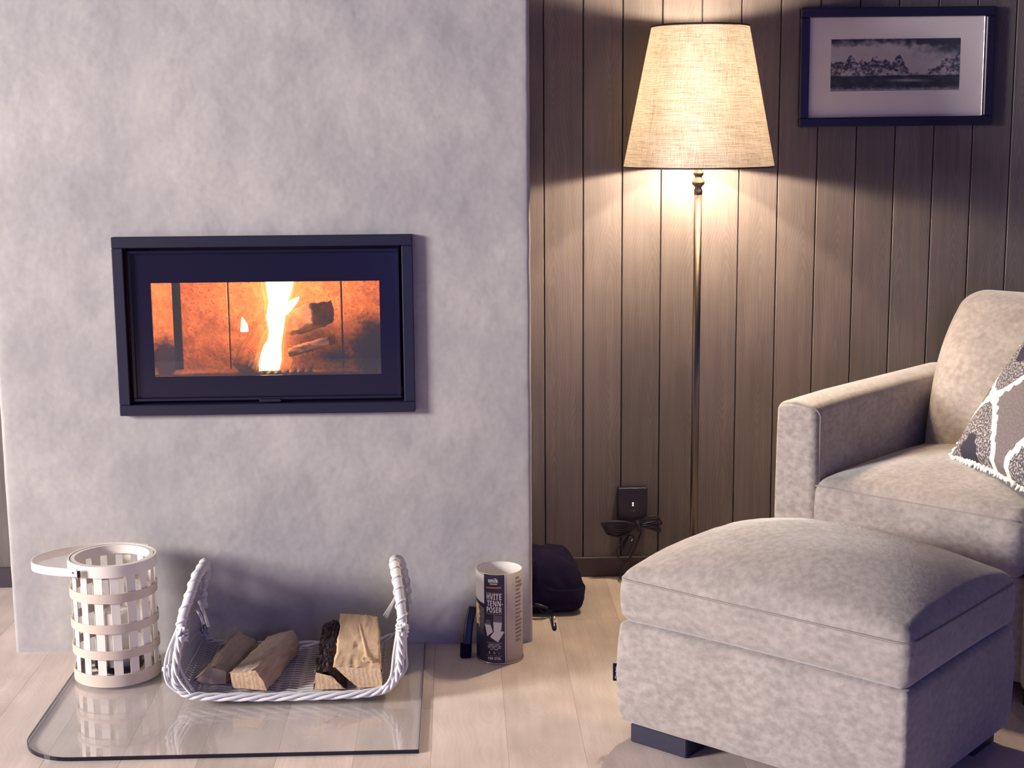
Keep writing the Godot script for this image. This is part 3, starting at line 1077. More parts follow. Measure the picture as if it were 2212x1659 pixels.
func band(r, t, y0, y1, n = 144, wob = 0.0):
	# an upright hoop with thickness
	var s = Shape.new()
	var pts = PackedVector3Array()
	var tex = PackedVector2Array()
	var prof = [Vector2(r - t, y0), Vector2(r, y0), Vector2(r, y1), Vector2(r - t, y1), Vector2(r - t, y0)]
	for j in 5:
		for i in n + 1:
			var q = TAU * i / n
			var k = 1.0 + wob * sin(q * 2.0 + 0.7)
			pts.append(Vector3(cos(q) * prof[j].x * k, prof[j].y, -sin(q) * prof[j].x * k))
			tex.append(Vector2(i * 1.0 / n, j / 4.0))
	for j in 4:
		var p2 = PackedVector3Array()
		var t2 = PackedVector2Array()
		for i in n + 1:
			p2.append(pts[j * (n + 1) + i])
			t2.append(tex[j * (n + 1) + i])
		for i in n + 1:
			p2.append(pts[(j + 1) * (n + 1) + i])
			t2.append(tex[(j + 1) * (n + 1) + i])
		s.grid(p2, t2, n + 1, 2)
	return s.done(false)

func build_lantern():
	var at = Vector3(-0.905, 0.0097, 0.196)
	var o = thing("slatted_lantern", "tall white wooden slat lantern with hoops and a folded carry handle", "lantern", at)
	var R = 0.109
	for i in 16:
		var q = TAU * (i + 0.35) / 16.0
		var w = 0.0235 + 0.003 * wave(i * 1.7)
		put("slat", cbox(Vector3(w, 0.312, 0.0022), 0.0005), M.lantern_wood, o, Vector3(cos(q) * (R - 0.004), 0.157, sin(q) * (R - 0.004)), Vector3(0, PI / 2 - q, 0))
	for y in [[0.0, 0.031], [0.073, 0.096], [0.142, 0.165], [0.222, 0.246]]:
		put("hoop", band(R + 0.0015, 0.003, y[0], y[1], 144, 0.004), M.lantern_hoop, o)
	put("top_hoop", band(R + 0.003, 0.0055, 0.290, 0.320), M.lantern_wood, o)
	put("inner_top_hoop", band(R - 0.005, 0.010, 0.296, 0.319), M.lantern_wood, o)
	put("bottom_board", lathe([Vector2(0, 0.006), Vector2(R - 0.005, 0.006), Vector2(R - 0.005, 0.016), Vector2(0, 0.016)], 40), M.lantern_hoop, o)
	# bent carry handle lying over to one side
	var line = []
	for p in [[167, 1237], [130, 1235], [95, 1231], [72, 1224], [74, 1212], [100, 1201], [150, 1190], [215, 1182], [275, 1180], [321, 1185]]:
		line.append(on_y(p[0], p[1], 0.318) - at)
	line = smooth_path(line, 6)
	var s = Shape.new()
	var side = PackedVector3Array()
	var tx = PackedVector2Array()
	for ring in [[-0.0105, 0.0], [0.0105, 0.0], [0.0105, 0.003], [-0.0105, 0.003], [-0.0105, 0.0]]:
		for i in line.size():
			var d = (line[mini(i + 1, line.size() - 1)] - line[maxi(i - 1, 0)]).normalized()
			var n = Vector3(d.z, 0, -d.x).normalized()
			side.append(line[i] + Vector3(0, ring[0], 0) + n * ring[1])
			tx.append(Vector2(0, 0))
	s.grid(side, tx, line.size(), 5)
	put("carry_handle", s.done(false), M.lantern_wood, o)
	for p in [line[2], line[line.size() - 2]]:
		put("rivet", rbox(Vector3(0.006, 0.006, 0.006), 0.0029, 2, 1), M.chrome, o, p + Vector3(0, 0, 0.003))
	put("pivot_block", cbox(Vector3(0.007, 0.018, 0.006), 0.001), M.leg_dark, o, on_y(170, 1241, 0.312) - at)
	# candle and its dish inside the lantern
	var d = thing("candle_dish", "round dark metal candle dish inside the slatted lantern", "dish", at + Vector3(0.005, 0.0165, 0.0))
	put("dish_bowl", lathe([Vector2(0, 0), Vector2(0.058, 0), Vector2(0.062, 0.004), Vector2(0.064, 0.018), Vector2(0.061, 0.018), Vector2(0.057, 0.006), Vector2(0, 0.006)], 36), M.iron_gloss, d)
	var c = thing("pillar_candle", "thick white pillar candle standing inside the slatted lantern", "candle", at + Vector3(0.005, 0.0230, 0.0))
	put("wax_body", lathe([Vector2(0, 0), Vector2(0.036, 0), Vector2(0.0365, 0.145), Vector2(0.034, 0.149), Vector2(0.028, 0.144), Vector2(0, 0.142)], 36), M.wax, c)
	put("wick", tube([Vector3(0, 0.14, 0), Vector3(0.001, 0.148, 0), Vector3(0.003, 0.153, 0)], 0.0012, 6), M.black_cloth, c)

# ------------------------------------------------------------------ willow log basket
func basket_profile(z):
	# the U of the woven sheet, left top to right top, at depth z
	var e = absf(z - 0.24) / 0.19
	var arch = 0.300 - 0.105 * pow(clampf(absf(z - 0.25) / 0.155, 0.0, 1.0), 2.2)
	var up = lerpf(arch, 0.07, smoothstep(0.80, 1.0, e) if z < 0.24 else smoothstep(0.97, 1.2, e))
	var g = 0.0235
	var pts = [Vector2(-0.694 + 0.30 * maxf(0.0, up - 0.2), up), Vector2(-0.706, up * 0.66 + 0.01), Vector2(-0.712, 0.066 * clampf(up / 0.1, 0.6, 1.0)), Vector2(-0.690, 0.034), Vector2(-0.640, g), Vector2(-0.54, g - 0.004), Vector2(-0.44, g - 0.005), Vector2(-0.34, g - 0.004), Vector2(-0.24, g), Vector2(-0.185, 0.038), Vector2(-0.158, 0.078 * clampf(up / 0.1, 0.6, 1.0)), Vector2(-0.151, up * 0.64 + 0.012), Vector2(-0.150 - 0.20 * maxf(0.0, up - 0.2), up - 0.004)]
	return pts

func build_basket():
	var o = thing("log_basket", "white willow log basket with two arched handles on the glass plate", "basket")
	# weavers run along the U, over and under the stakes
	for k in 44:
		var z = 0.062 + k * 0.0083
		var pr = basket_profile(z)
		var flat = []
		for p in pr:
			flat.append(Vector3(p.x, p.y, z))
		flat = smooth_path(flat, 7)
		var path = []
		for i in flat.size():
			var d = (flat[mini(i + 1, flat.size() - 1)] - flat[maxi(i - 1, 0)]).normalized()
			var n = Vector3(-d.y, d.x, 0)
			path.append(flat[i] + n * 0.0038 * sin(i * PI / 4.0 + PI * (k % 2)))
		put("willow_weaver", tube(path, 0.0039 + 0.0004 * wave(k * 3.1), 5, false, 0.8), M.willow_bark if k < 42 else M.willow, o)
	for i in 21:
		var path = []
		for k in 9:
			var z = 0.055 + 0.375 * k / 8.0
			var pr = basket_profile(z)
			var f = i / 20.0 * 12.0
			var a = mini(int(f), 11)
			var p = pr[a].lerp(pr[a + 1], f - a)
			path.append(Vector3(p.x, p.y, z))
		put("willow_stake", tube(path, 0.0034, 5), M.willow_bark, o)
	# plaited rims along the front and back edges
	for rim in [[0.432, 4, 0.0046], [0.052, 3, 0.0044]]:
		var pr = basket_profile(rim[0])
		var flat = []
		for p in pr:
			flat.append(Vector3(p.x, p.y, rim[0]))
		flat = smooth_path(flat, 8)
		for k in rim[1]:
			var path = []
			for i in flat.size():
				var d = (flat[mini(i + 1, flat.size() - 1)] - flat[maxi(i - 1, 0)]).normalized()
				var n = Vector3(-d.y, d.x, 0)
				var q = i * 0.42 + TAU * k / rim[1]
				path.append(flat[i] + n * (0.0065 * sin(q) + 0.0025) + Vector3(0, 0.004, 0.0085 * cos(q)))
			put("rim_rod", tube(path, rim[2], 6), M.willow, o)
	# long rods gathered up the front corners to the handle feet
	for sd in [[-1.0, -0.693, -0.712, -0.700], [1.0, -0.150, -0.160, -0.172]]:
		for k in 5:
			var dx = (k - 2) * 0.0062
			var z = 0.430 + 0.007 * cos(k * 2.1)
			put("corner_rod", tube(smooth_path([Vector3(sd[3] - sd[0] * 0.030 + dx * 0.8, 0.030, z), Vector3(sd[2] + dx * 1.5 - sd[0] * 0.002, 0.070 + 0.004 * k, z + 0.002), Vector3(sd[2] + dx * 1.2 + sd[0] * 0.004, 0.13, z - 0.008), Vector3(sd[1] + dx * 0.7, 0.205, 0.405 + 0.003 * k)], 5), 0.0036, 6), M.willow, o)
		# binding turns at the foot
		for k in 3:
			var ring = []
			for i in 10:
				var q = TAU * i / 10.0
				ring.append(Vector3(sd[1] + cos(q) * 0.0135, 0.178 + k * 0.0085 + 0.002 * sin(q * 2.0), 0.407 + sin(q) * 0.0135))
			put("binding_turn", tube(ring, 0.0036, 6, true), M.willow, o)
	# arched handles, bark-wrapped, front foot to back foot
	for sd in [[-0.694, -0.678, -0.660], [-0.150, -0.158, -0.172]]:
		var path = smooth_path([Vector3(sd[0], 0.165, 0.402), Vector3(sd[0], 0.215, 0.398), Vector3(sd[1], 0.268, 0.362), Vector3((sd[1] + sd[2]) / 2, 0.300, 0.315), Vector3(sd[2], 0.312, 0.25), Vector3((sd[1] + sd[2]) / 2, 0.296, 0.185), Vector3(sd[1], 0.255, 0.135), Vector3(sd[0], 0.20, 0.102), Vector3(sd[0], 0.15, 0.098)], 9)
		var rad = []
		for i in path.size():
			rad.append(0.0112 + 0.0016 * absf(sin(i * 1.1)) + 0.0008 * wave(i * 0.7))
		put("arched_handle", tube(path, rad, 10), M.willow, o)
		var strand = []
		for i in path.size():
			var d = (path[mini(i + 1, path.size() - 1)] - path[maxi(i - 1, 0)]).normalized()
			var a = d.cross(Vector3(1, 0, 0)).normalized()
			strand.append(path[i] + (Vector3(1, 0, 0) * cos(i * 1.25) + a * sin(i * 1.25)) * 0.0125)
		put("wrapped_strand", tube(smooth_path(strand, 4), 0.0031, 5), M.willow, o)
	for p in [[Vector3(-0.672, 0.215, 0.31), Vector3(-0.652, 0.185, 0.335)], [Vector3(-0.668, 0.235, 0.30), Vector3(-0.646, 0.165, 0.30)], [Vector3(-0.719, 0.115, 0.425), Vector3(-0.742, 0.10, 0.42)], [Vector3(-0.742, 0.10, 0.42), Vector3(-0.726, 0.075, 0.428)]]:
		put("rod_end", tube([p[0], (p[0] + p[1]) / 2 + Vector3(0.002, 0, 0), p[1]], 0.0042, 6), M.willow, o)
	for k in 3:
		put("back_strut", tube(smooth_path([Vector3(-0.205 - 0.004 * k, 0.10 + 0.004 * k, 0.07), Vector3(-0.175, 0.175, 0.085), Vector3(-0.158 - 0.003 * k, 0.245, 0.12)], 6), 0.0034, 6), M.willow, o)

# ------------------------------------------------------------------ firewood
func build_logs():
	var w1 = wood_texture(2, 128, 256, Color(0.86, 0.74, 0.60), Color(0.70, 0.55, 0.42), 131, 0.7)
	var split_pale = textured("split_pale", w1, 0.85)
	var w2 = wood_texture(2, 128, 256, Color(0.74, 0.66, 0.60), Color(0.56, 0.48, 0.44), 132, 0.9)
	var split_grey = textured("split_grey", w2, 0.9)
	var b1 = noise_bytes(128, 128, 0.06, 133, 4)
	var end_tex = picture(128, 128, func(x, y):
		var n = b1[y * 128 + x] / 255.0
		var g = 0.5 + 0.5 * sin((x * 0.9 + 10.0 * n + y * 0.12) * 0.55)
		return Color(0.91, 0.80, 0.66).lerp(Color(0.72, 0.56, 0.42), g * 0.5 + n * 0.25))
	var end_pale = textured("end_grain", end_tex, 0.9)
	var b2 = noise_bytes(128, 128, 0.08, 134, 4)
	var bark_tex = picture(128, 128, func(x, y):
		var n = b2[y * 128 + x] / 255.0
		return Color(0.17, 0.13, 0.16).lerp(Color(0.46, 0.36, 0.33), smoothstep(0.45, 0.9, n)))
	var bark = textured("bark", bark_tex, 0.95)
	relief(bark, grey_texture(128, 128, 0.08, 134, 4), 0.6)
	var grp = "split logs in the willow basket"
	# front and back outlines as seen, each on its own upright plane; faces marked b carry bark
	split_log("split grey-brown log against the left end of the willow basket", [[421, 1470], [455, 1440], [489, 1451], [489, 1494], [450, 1492]], 0.355, [[488, 1388], [516, 1362], [557, 1386], [560, 1420], [515, 1430]], 0.10, "ggggg", split_grey, bark, split_grey, grp)
	split_log("pale split log with a dark knot lying askew in the basket", [[497, 1454], [551, 1448], [568, 1470], [577, 1506], [503, 1487]], 0.405, [[578, 1374], [630, 1361], [646, 1384], [646, 1416], [590, 1430]], 0.13, "ggggg", split_grey, bark, end_pale, grp)
	split_log("narrow split log with rough dark bark along its top in the basket", [[679, 1511], [682, 1452], [716, 1460], [742, 1486], [748, 1498]], 0.405, [[697, 1415], [700, 1346], [728, 1342], [738, 1360], [745, 1415]], 0.12, "wbbbw", split_pale, bark, end_pale, grp)
	var big = split_log("broad pale split log with a branch scar beside the right end of the basket", [[722, 1440], [772, 1442], [822, 1444], [826, 1484], [772, 1490]], 0.40, [[734, 1325], [775, 1327], [816, 1332], [822, 1400], [765, 1410]], 0.115, "wwwww", split_pale, bark, end_pale, grp)
	# branch scar: a low ridge that ends in a knot
	var top = func(px, py, t): return on_z(px, py, lerpf(0.40, 0.115, t)) + Vector3(0, 0.002, 0)
	var scar = []
	for k in 7:
		var t = k / 6.0
		scar.append(top.call(lerpf(795, 773, t), lerpf(1428, 1338, t), lerpf(0.13, 0.93, t)) - big.position)
	put("branch_scar", tube(scar, [0.007, 0.0045, 0.004, 0.0045, 0.004, 0.003, 0.001], 7), split_pale, big)
	var kn = top.call(795, 1427, 0.12) - big.position
	put("knot", rbox(Vector3(0.030, 0.010, 0.018), 0.0045, 3, 2, func(p): return p + Vector3(0, 0.002 * wave(p.x * 200.0), 0)), end_pale, big, kn)

func split_log(label, front, zf, back, zb, faces, wood, bark, end, grp):
	var n = front.size()
	var f = []
	var b = []
	var mid = Vector3.ZERO
	for i in n:
		f.append(on_z(front[i][0], front[i][1], zf))
		b.append(on_z(back[i][0], back[i][1], zb))
		f[i].y = maxf(f[i].y, 0.032)
		b[i].y = maxf(b[i].y, 0.032)
		mid += (f[i] + b[i]) / (2.0 * n)
	mid.y = 0.0
	var o = thing("firewood_log", label, "log", mid, 0.0, grp)
	var shapes = {"w": Shape.new(), "b": Shape.new()}
	var nf = FastNoiseLite.new()
	nf.seed = int(front[0][0])
	nf.frequency = 14.0
	var rows = 20
	for i in n:
		var j = (i + 1) % n
		var kind = "b" if faces[i] == "b" else "w"
		var pts = PackedVector3Array()
		var tx = PackedVector2Array()
		var nor = (f[j] - f[i]).cross(b[i] - f[i]).normalized()
		for k in rows + 1:
			var t = k / float(rows)
			for m in 12:
				var e = m / 11.0
				var p = f[i].lerp(f[j], e).lerp(b[i].lerp(b[j], e), t)
				var bump = nf.get_noise_3d(p.x * 3.0, p.y * 3.0, p.z * 0.5) * 0.007 + nf.get_noise_3d(p.x * 11.0, p.y * 11.0, p.z * 0.6) * 0.0035
				if kind == "b":
					bump += absf(nf.get_noise_3d(p.x * 8.0, p.y * 8.0, p.z * 7.0)) * 0.014
				var dir = (p - (f[0] + f[n / 2] + b[0] + b[n / 2]) / 4.0)
				dir.z = 0.0
				pts.append(p + dir.normalized() * bump - mid)
				tx.append(Vector2(e * 0.5 + i * 0.13, t * 1.1))
		shapes[kind].grid(pts, tx, 12, rows + 1)
	put("split_wood", shapes["w"].done(), wood, o)
	if shapes["b"].v.size():
		put("bark", shapes["b"].done(), bark, o)
	for e in [[f, zf], [b, zb]]:
		var c = Vector3.ZERO
		for p in e[0]:
			c += p / n
		var s = Shape.new()
		var ring = PackedVector3Array()
		var tx = PackedVector2Array()
		for i in n:
			var j = (i + 1) % n
			for m in 4:
				var p = e[0][i].lerp(e[0][j], m / 4.0)
				ring.append(p + Vector3(0, 0, 0.002 * wave(p.x * 300.0)) - mid)
		ring.append(ring[0])
		var all = PackedVector3Array([c - mid])
		all.append_array(ring)
		for p in all:
			tx.append(Vector2(p.x, p.y) * 9.0)
		s.fan(all, tx)
		put("cut_end", s.done(), end, o)
	return o

# ------------------------------------------------------------------ tin of firelighters
func wrapped_text(txt, r, ang, y, height, width, bold = true):
	var tm = TextMesh.new()
	var font = SystemFont.new()
	font.font_names = PackedStringArray(["Droid Sans"])
	font.font_weight = 800 if bold else 400
	tm.font = font
	tm.text = txt
	tm.font_size = 64
	tm.pixel_size = 0.01
	tm.depth = 0.0
	tm.curve_step = 2.0
	var a = tm.get_mesh_arrays()
	var v = a[Mesh.ARRAY_VERTEX]
	var lo = v[0]
	var hi = v[0]
	for p in v:
		lo = Vector3(minf(lo.x, p.x), minf(lo.y, p.y), 0)
		hi = Vector3(maxf(hi.x, p.x), maxf(hi.y, p.y), 0)
	var sx = width / (hi.x - lo.x)
	var sy = height / (hi.y - lo.y)
	var s = Shape.new()
	for p in v:
		var q = ang + ((p.x - (lo.x + hi.x) / 2) * sx) / r
		s.v.append(Vector3(sin(q) * r, y + (p.y - (lo.y + hi.y) / 2) * sy, cos(q) * r))
		s.uv.append(Vector2.ZERO)
	s.ix = a[Mesh.ARRAY_INDEX] if a[Mesh.ARRAY_INDEX] != null else PackedInt32Array(range(v.size()))
	return s.done()

func curved_patch(r, a0, a1, y0, y1, skew = 0.0):
	var s = Shape.new()
	var pts = PackedVector3Array()
	var tx = PackedVector2Array()
	for j in 2:
		for i in 13:
			var q = lerpf(a0, a1, i / 12.0)
			pts.append(Vector3(sin(q) * r, (y1 if j else y0) + skew * (i / 12.0 - 0.5), cos(q) * r))
			tx.append(Vector2(i / 12.0, 1.0 - j))
	s.grid(pts, tx, 13, 2)
	return s.done()

func curved_poly(r, pts2):
	# a small flat print outline (angle, height) laid on the curved wall
	var s = Shape.new()
	var pts = PackedVector3Array()
	var tx = PackedVector2Array()
	for j in 7:
		for i in 7:
			var p = pts2[0].lerp(pts2[1], i / 6.0).lerp(pts2[3].lerp(pts2[2], i / 6.0), j / 6.0)
			pts.append(Vector3(sin(p.x) * r, p.y, cos(p.x) * r))
			tx.append(Vector2(i, j) / 6.0)
	s.grid(pts, tx, 7, 7)
	return s.done()

func build_tin():
	var R = 0.0625
	var H = 0.25
	var at = Vector3(0.1005, 0.0, 0.112)
	var o = thing("firelighter_tube", "round cardboard tube of firelighters with a black label on the floor", "tube", at)
	var card = plain("silver_card", Color(0.73, 0.685, 0.66), 0.45, 0.1)
	var white = plain("white_card", Color(0.90, 0.87, 0.85), 0.55)
	put("tube_wall", lathe([Vector2(R - 0.002, 0.0), Vector2(R, 0.0), Vector2(R, H), Vector2(R - 0.002, H), Vector2(R - 0.002, 0.01), Vector2(0.0, 0.01)], 56), card, o)
	put("white_inner_wall", lathe([Vector2(R - 0.0023, H - 0.0005), Vector2(R - 0.0024, 0.0105), Vector2(0.0, 0.0105)], 56), white, o)
	var base = plain("tin_rim", Color(0.72, 0.66, 0.60), 0.3, 0.8)
	put("bottom_rim", lathe([Vector2(R + 0.0002, 0.0), Vector2(R + 0.0016, 0.001), Vector2(R + 0.0016, 0.005), Vector2(R + 0.0002, 0.006)], 56), base, o)
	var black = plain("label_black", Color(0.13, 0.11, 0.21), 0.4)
	var d = deg_to_rad(1.0)
	var lab = put("front_label", curved_patch(R + 0.0004, -41 * d, 11 * d, 0.006, H - 0.001), black, o)
	var wh = put("white_panel", curved_patch(R + 0.0004, -92 * d, -41.6 * d, 0.172, H - 0.001, -0.012), white, o)
	put("side_label", curved_patch(R + 0.0003, -92 * d, -41 * d, 0.006, 0.186, -0.012), black, o)
	var n1 = noise_bytes(64, 128, 0.05, 141, 3)
	var fire = textured("fire_photo", picture(64, 128, func(x, y):
		var n = n1[y * 64 + x] / 255.0
		var u = x / 64.0
		var v = y / 128.0
		if v > 0.62 + 0.25 * n:
			return Color(0.24, 0.20, 0.26).lerp(Color(0.52, 0.45, 0.44), n * (1.0 - v) * 2.0)
		return Color(0.95, 0.70, 0.42).lerp(Color(1.0, 0.93, 0.78), n) if u < 0.55 + 0.2 * (n - 0.5) else Color(0.34, 0.30, 0.34).lerp(Color(0.50, 0.45, 0.45), n)), 0.5)
	put("flame_photo", curved_patch(R + 0.0005, -82 * d, -42 * d, 0.082, 0.160, -0.012), fire, o)
	put("edge_line", curved_patch(R + 0.0005, 12.2 * d, 13.6 * d, 0.006, H - 0.001), white, o)
	put("edge_line", curved_patch(R + 0.0005, 14.6 * d, 15.6 * d, 0.006, H - 0.001), black, o)
	var mid = -15.0 * d
	var r = R + 0.0008
	put("lettering", wrapped_text("unik", r, mid - 1.5 * d, 0.2335, 0.0125, 0.027), white, lab)
	for q in [[-25.0, -17.5], [-16.8, -12.5], [-11.8, -7.0]]:
		put("small_print", curved_patch(r, q[0] * d, q[1] * d, 0.2226, 0.2246), white, lab)
	put("red_stroke", curved_patch(r, -35 * d, 3 * d, 0.2115, 0.2150, 0.002), plain("label_red", Color(0.78, 0.42, 0.38), 0.5), lab)
	put("rule_line", curved_patch(r, -36 * d, 5 * d, 0.1985, 0.1993), card, lab)
	put("lettering", wrapped_text("HVITE", r, mid, 0.1885, 0.0165, 0.0415), white, lab)
	put("lettering", wrapped_text("TENN-", r, mid + 2.0 * d, 0.1700, 0.0155, 0.0435), white, lab)
	put("lettering", wrapped_text("POSER", r, mid, 0.1525, 0.0155, 0.0415), white, lab)
	put("rule_line", curved_patch(r, -36 * d, 5 * d, 0.1410, 0.1418), card, lab)
	var clear = plain("bag_photo_grey", Color(0.36, 0.33, 0.38), 0.5)
	var bag2 = plain("bag_photo_white", Color(0.85, 0.81, 0.79), 0.6)
	put("bag_photo", curved_poly(r, [Vector2(-39 * d, 0.110), Vector2(-37 * d, 0.124), Vector2(-25 * d, 0.124), Vector2(-23 * d, 0.110)]), clear, lab)
	put("bag_photo", curved_poly(r, [Vector2(-17 * d, 0.118), Vector2(-16 * d, 0.138), Vector2(4 * d, 0.136), Vector2(4 * d, 0.116)]), clear, lab)
	put("bag_photo", curved_poly(r, [Vector2(-40 * d, 0.112), Vector2(-24 * d, 0.112), Vector2(-18 * d, 0.092), Vector2(-33 * d, 0.078)]), bag2, lab)
	put("bag_photo", curved_poly(r, [Vector2(-17 * d, 0.120), Vector2(4 * d, 0.118), Vector2(2 * d, 0.096), Vector2(-16 * d, 0.094)]), bag2, lab)
	put("bag_photo", curved_poly(r + 0.0002, [Vector2(-25 * d, 0.077), Vector2(-12 * d, 0.098), Vector2(10 * d, 0.092), Vector2(-6 * d, 0.064)]), bag2, lab)
	put("rule_line", curved_patch(r, -34 * d, 4 * d, 0.0605, 0.0613), card, lab)
	var y = 0.0560
	for row in [[[-29, -16], [-13, -2]], [[-32, -8], [-5, 2]], [[-31, -25], [-21, -13], [-8, 1]], [[-25, -19], [-16, -6]]]:   # too small to read in the photograph
		for q in row:
			put("small_print", curved_patch(r, q[0] * d, q[1] * d, y - 0.0011, y + 0.0011), card, lab)
		y -= 0.0044
	put("symbol", curved_poly(r, [Vector2(-30 * d, 0.0300), Vector2(-28.5 * d, 0.0335), Vector2(-26.5 * d, 0.0335), Vector2(-25 * d, 0.0300)]), card, lab)
	put("symbol", curved_poly(r, [Vector2(-28.8 * d, 0.0335), Vector2(-28.8 * d, 0.0372), Vector2(-26.2 * d, 0.0372), Vector2(-26.2 * d, 0.0335)]), card, lab)
	put("symbol", wrapped_text("A", r, -15 * d, 0.0335, 0.0068, 0.0064), card, lab)
	put("symbol", wrapped_text(")", r, -4 * d, 0.0325, 0.0056, 0.0020), card, lab)
	put("rule_line", curved_patch(r, -34 * d, 4 * d, 0.0245, 0.0250), card, lab)
	put("lettering", wrapped_text("100 STK.", r, mid, 0.0175, 0.0072, 0.038), white, lab)
	put("rule_line", curved_patch(r, -34 * d, 4 * d, 0.0095, 0.0100), card, lab)
	# faint rows of small print on the silver side
	var faint = plain("faint_print", Color(0.52, 0.48, 0.49), 0.5)
	rng.seed = 23
	for k in 17:
		put("small_print", curved_patch(r, (40 + rng.randf() * 2.0) * d, (55 + rng.randf() * 16.0) * d, 0.232 - k * 0.0108, 0.2365 - k * 0.0108), faint, o)
	# dark fireside brush standing behind the tube
	var b = thing("hearth_brush", "dark slanted handle of a hearth brush behind the firelighter tube", "brush", Vector3(0.008, 0, 0.10))
	put("handle", rbox(Vector3(0.024, 0.128, 0.018), 0.006, 3, 3, func(p): return p + Vector3(0.006 * pow(p.y / 0.07, 2.0), 0, 0)), M.black_plastic, b, Vector3(0.008, 0.064, -0.03), Vector3(-0.30, 0, -0.13))
	put("brush_head", rbox(Vector3(0.030, 0.030, 0.05), 0.006, 2, 2), M.black_cloth, b, Vector3(0.0, 0.015, -0.004))

# ------------------------------------------------------------------ bag on the floor behind the chimney corner
func build_bag():
	var o = thing("black_bag", "slumped black fabric bag on the floor behind the chimney corner", "bag", Vector3(0.265, 0.0, -0.375))
	var n = FastNoiseLite.new()
	n.seed = 8
	n.frequency = 7.0
	var mesh = rbox(Vector3(0.21, 0.15, 0.34), 0.055, 5, 8, func(p):
		var q = p
		var t = (p.y + 0.075) / 0.15
		q.x *= 1.0 - 0.22 * t
		q.z *= 1.0 - 0.25 * t
		q.x += 0.010 * n.get_noise_3d(p.x, p.y * 2.0, p.z)
		q.z += 0.012 * n.get_noise_3d(p.x + 5.0, p.y, p.z)
		if p.y > 0:
			q.y += 0.018 * n.get_noise_3d(p.x, 9.0, p.z) - 0.22 * maxf(0.0, p.x) 
		return q)
	put("bag_body", mesh, M.black_cloth, o, Vector3(0, 0.077, 0))
	var a = on_y(1196, 1358, 0.004) - o.position
	var b = on_y(1190, 1325, 0.012) - o.position
	put("strap", tube(smooth_path([Vector3(-0.06, 0.05, 0.17), Vector3(-0.03, 0.022, 0.185), b + Vector3(0, 0.006, 0.0), b.lerp(a, 0.5), a, a + Vector3(0.006, 0, 0), a.lerp(b, 0.35) + Vector3(0.008, 0.0, 0)], 6), 0.0032, 6, false, 0.6), M.black_cloth, o)
	put("buckle", rbox(Vector3(0.006, 0.014, 0.005), 0.002, 2, 1), M.chrome, o, a + Vector3(0.006, 0.010, -0.06), Vector3(-0.9, 0, 0))
	put("strap_ring", tube([Vector3(-0.085, 0.035, 0.165), Vector3(-0.045, 0.040, 0.172), Vector3(-0.015, 0.030, 0.172)], 0.006, 8), M.black_plastic, o)

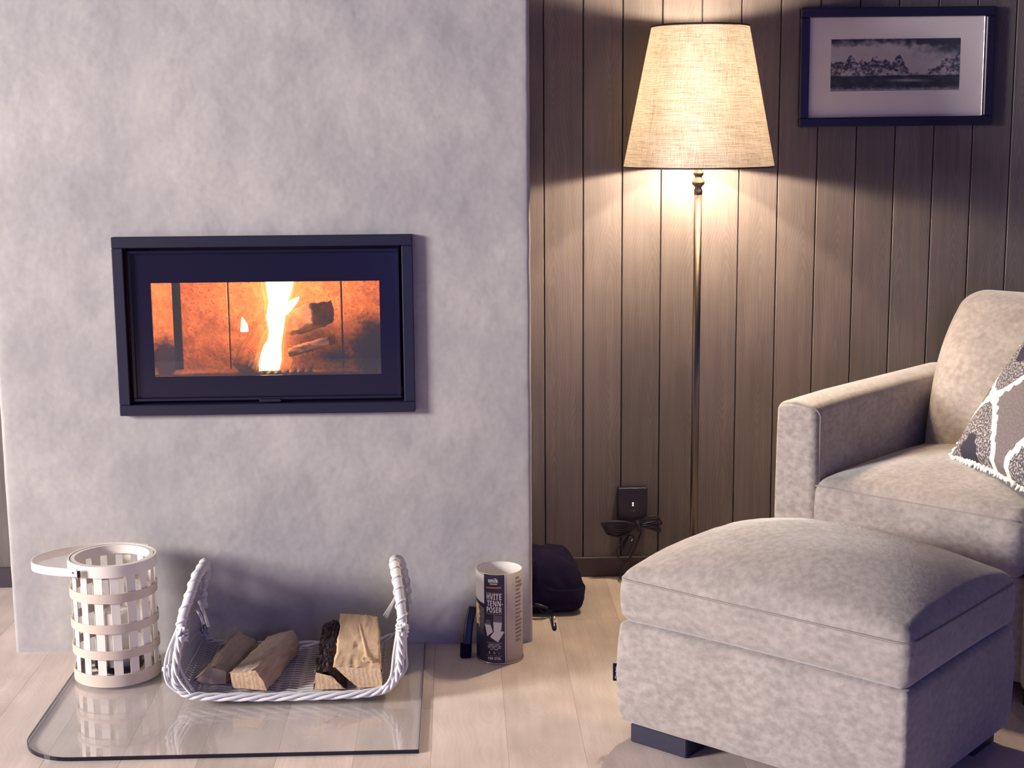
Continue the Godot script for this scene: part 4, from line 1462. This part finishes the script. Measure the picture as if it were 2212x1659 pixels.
# ------------------------------------------------------------------ network box and its cable
func build_router():
	var z = -0.61
	var o = thing("network_box", "flat black network box with two lit dots mounted on the panelling", "router", Vector3(0.541, 0.24, z))
	put("case", rbox(Vector3(0.094, 0.104, 0.026), 0.004, 3, 2), M.black_plastic, o, Vector3(0, 0, 0.013))
	var led = plain("led_glow", Color(0.9, 0.9, 0.85), 0.5)
	led.emission_enabled = true
	led.emission = Color(1.0, 0.97, 0.9)
	led.emission_energy_multiplier = 1.2
	for y in [0.0025, -0.0045]:
		put("indicator_light", rbox(Vector3(0.0044, 0.0050, 0.0012), 0.0005, 2, 1), led, o, Vector3(0.001, y, 0.0262))
	put("maker_mark", cbox(Vector3(0.005, 0.0022, 0.0006), 0.0002), M.brushed_steel, o, Vector3(-0.003, -0.0215, 0.0262))
	put("maker_mark", cbox(Vector3(0.005, 0.0020, 0.0006), 0.0002), M.brushed_steel, o, Vector3(0.006, -0.0213, 0.0262))
	put("maker_mark", cbox(Vector3(0.005, 0.0018, 0.0006), 0.0002), M.brushed_steel, o, Vector3(0.004, -0.0242, 0.0262))
	# bundled cable tied in the middle
	var c = thing("cable_bundle", "looped black power cable tied in a bundle below the network box", "cable", Vector3(0.555, 0.175, z + 0.045))
	var k = Vector3(-0.002, 0.0, 0.0)
	rng.seed = 31
	for i in 5:
		var dy = 0.010 - i * 0.009
		var out = -0.105 + 0.004 * i
		var pts = [k + Vector3(0, 0.002, 0.004), Vector3(-0.05, dy + 0.006, 0.012 - i * 0.004), Vector3(out, dy + 0.005, 0.010 - i * 0.005), Vector3(out - 0.004, dy - 0.004, 0.006 - i * 0.005), Vector3(-0.05, dy - 0.010, 0.002 - i * 0.003), k]
		put("cable_loop", tube(smooth_path(pts, 7), 0.0036, 7), M.black_plastic, c)
	for i in 4:
		var r = [Vector2(0.062, 0.024), Vector2(0.068, 0.012), Vector2(0.066, -0.012), Vector2(0.060, -0.006)][i]
		var pts = [k, Vector3(0.03, r.y * 0.9 + 0.006, 0.006), Vector3(r.x, r.y + 0.004, 0.004 - i * 0.004), Vector3(r.x + 0.004, r.y - 0.010, -0.002), Vector3(0.03, r.y * 0.4 - 0.004, -0.004), k]
		put("cable_loop", tube(smooth_path(pts, 7), 0.0032, 7), M.black_plastic, c)
	put("cable_tie", rbox(Vector3(0.012, 0.034, 0.026), 0.005, 2, 2), M.black_plastic, c, Vector3(0.002, -0.002, 0.002), Vector3(0, 0, 0.3))
	put("plug", rbox(Vector3(0.026, 0.062, 0.026), 0.006, 3, 2), M.black_plastic, c, Vector3(-0.030, -0.062, 0.004), Vector3(0, 0, -0.45))
	put("plug_glint", cbox(Vector3(0.003, 0.008, 0.0015), 0.0004), M.chrome, c, Vector3(-0.020, -0.042, 0.018), Vector3(0, 0, -0.45))
	put("loose_cable", tube(smooth_path([Vector3(-0.030, -0.035, 0.0), Vector3(-0.065, -0.075, 0.006), Vector3(-0.058, -0.105, 0.008), Vector3(-0.035, -0.115, 0.008)], 8), 0.0028, 7), M.black_plastic, c)
	put("drop_cable", tube(smooth_path([Vector3(0.012, -0.02, 0.004), Vector3(-0.020, -0.095, 0.010), Vector3(-0.052, -0.13, 0.012), Vector3(-0.056, -0.165, 0.03), Vector3(-0.03, -0.171, 0.05), Vector3(0.06, -0.1715, 0.08)], 8), 0.0032, 7), M.black_plastic, c)
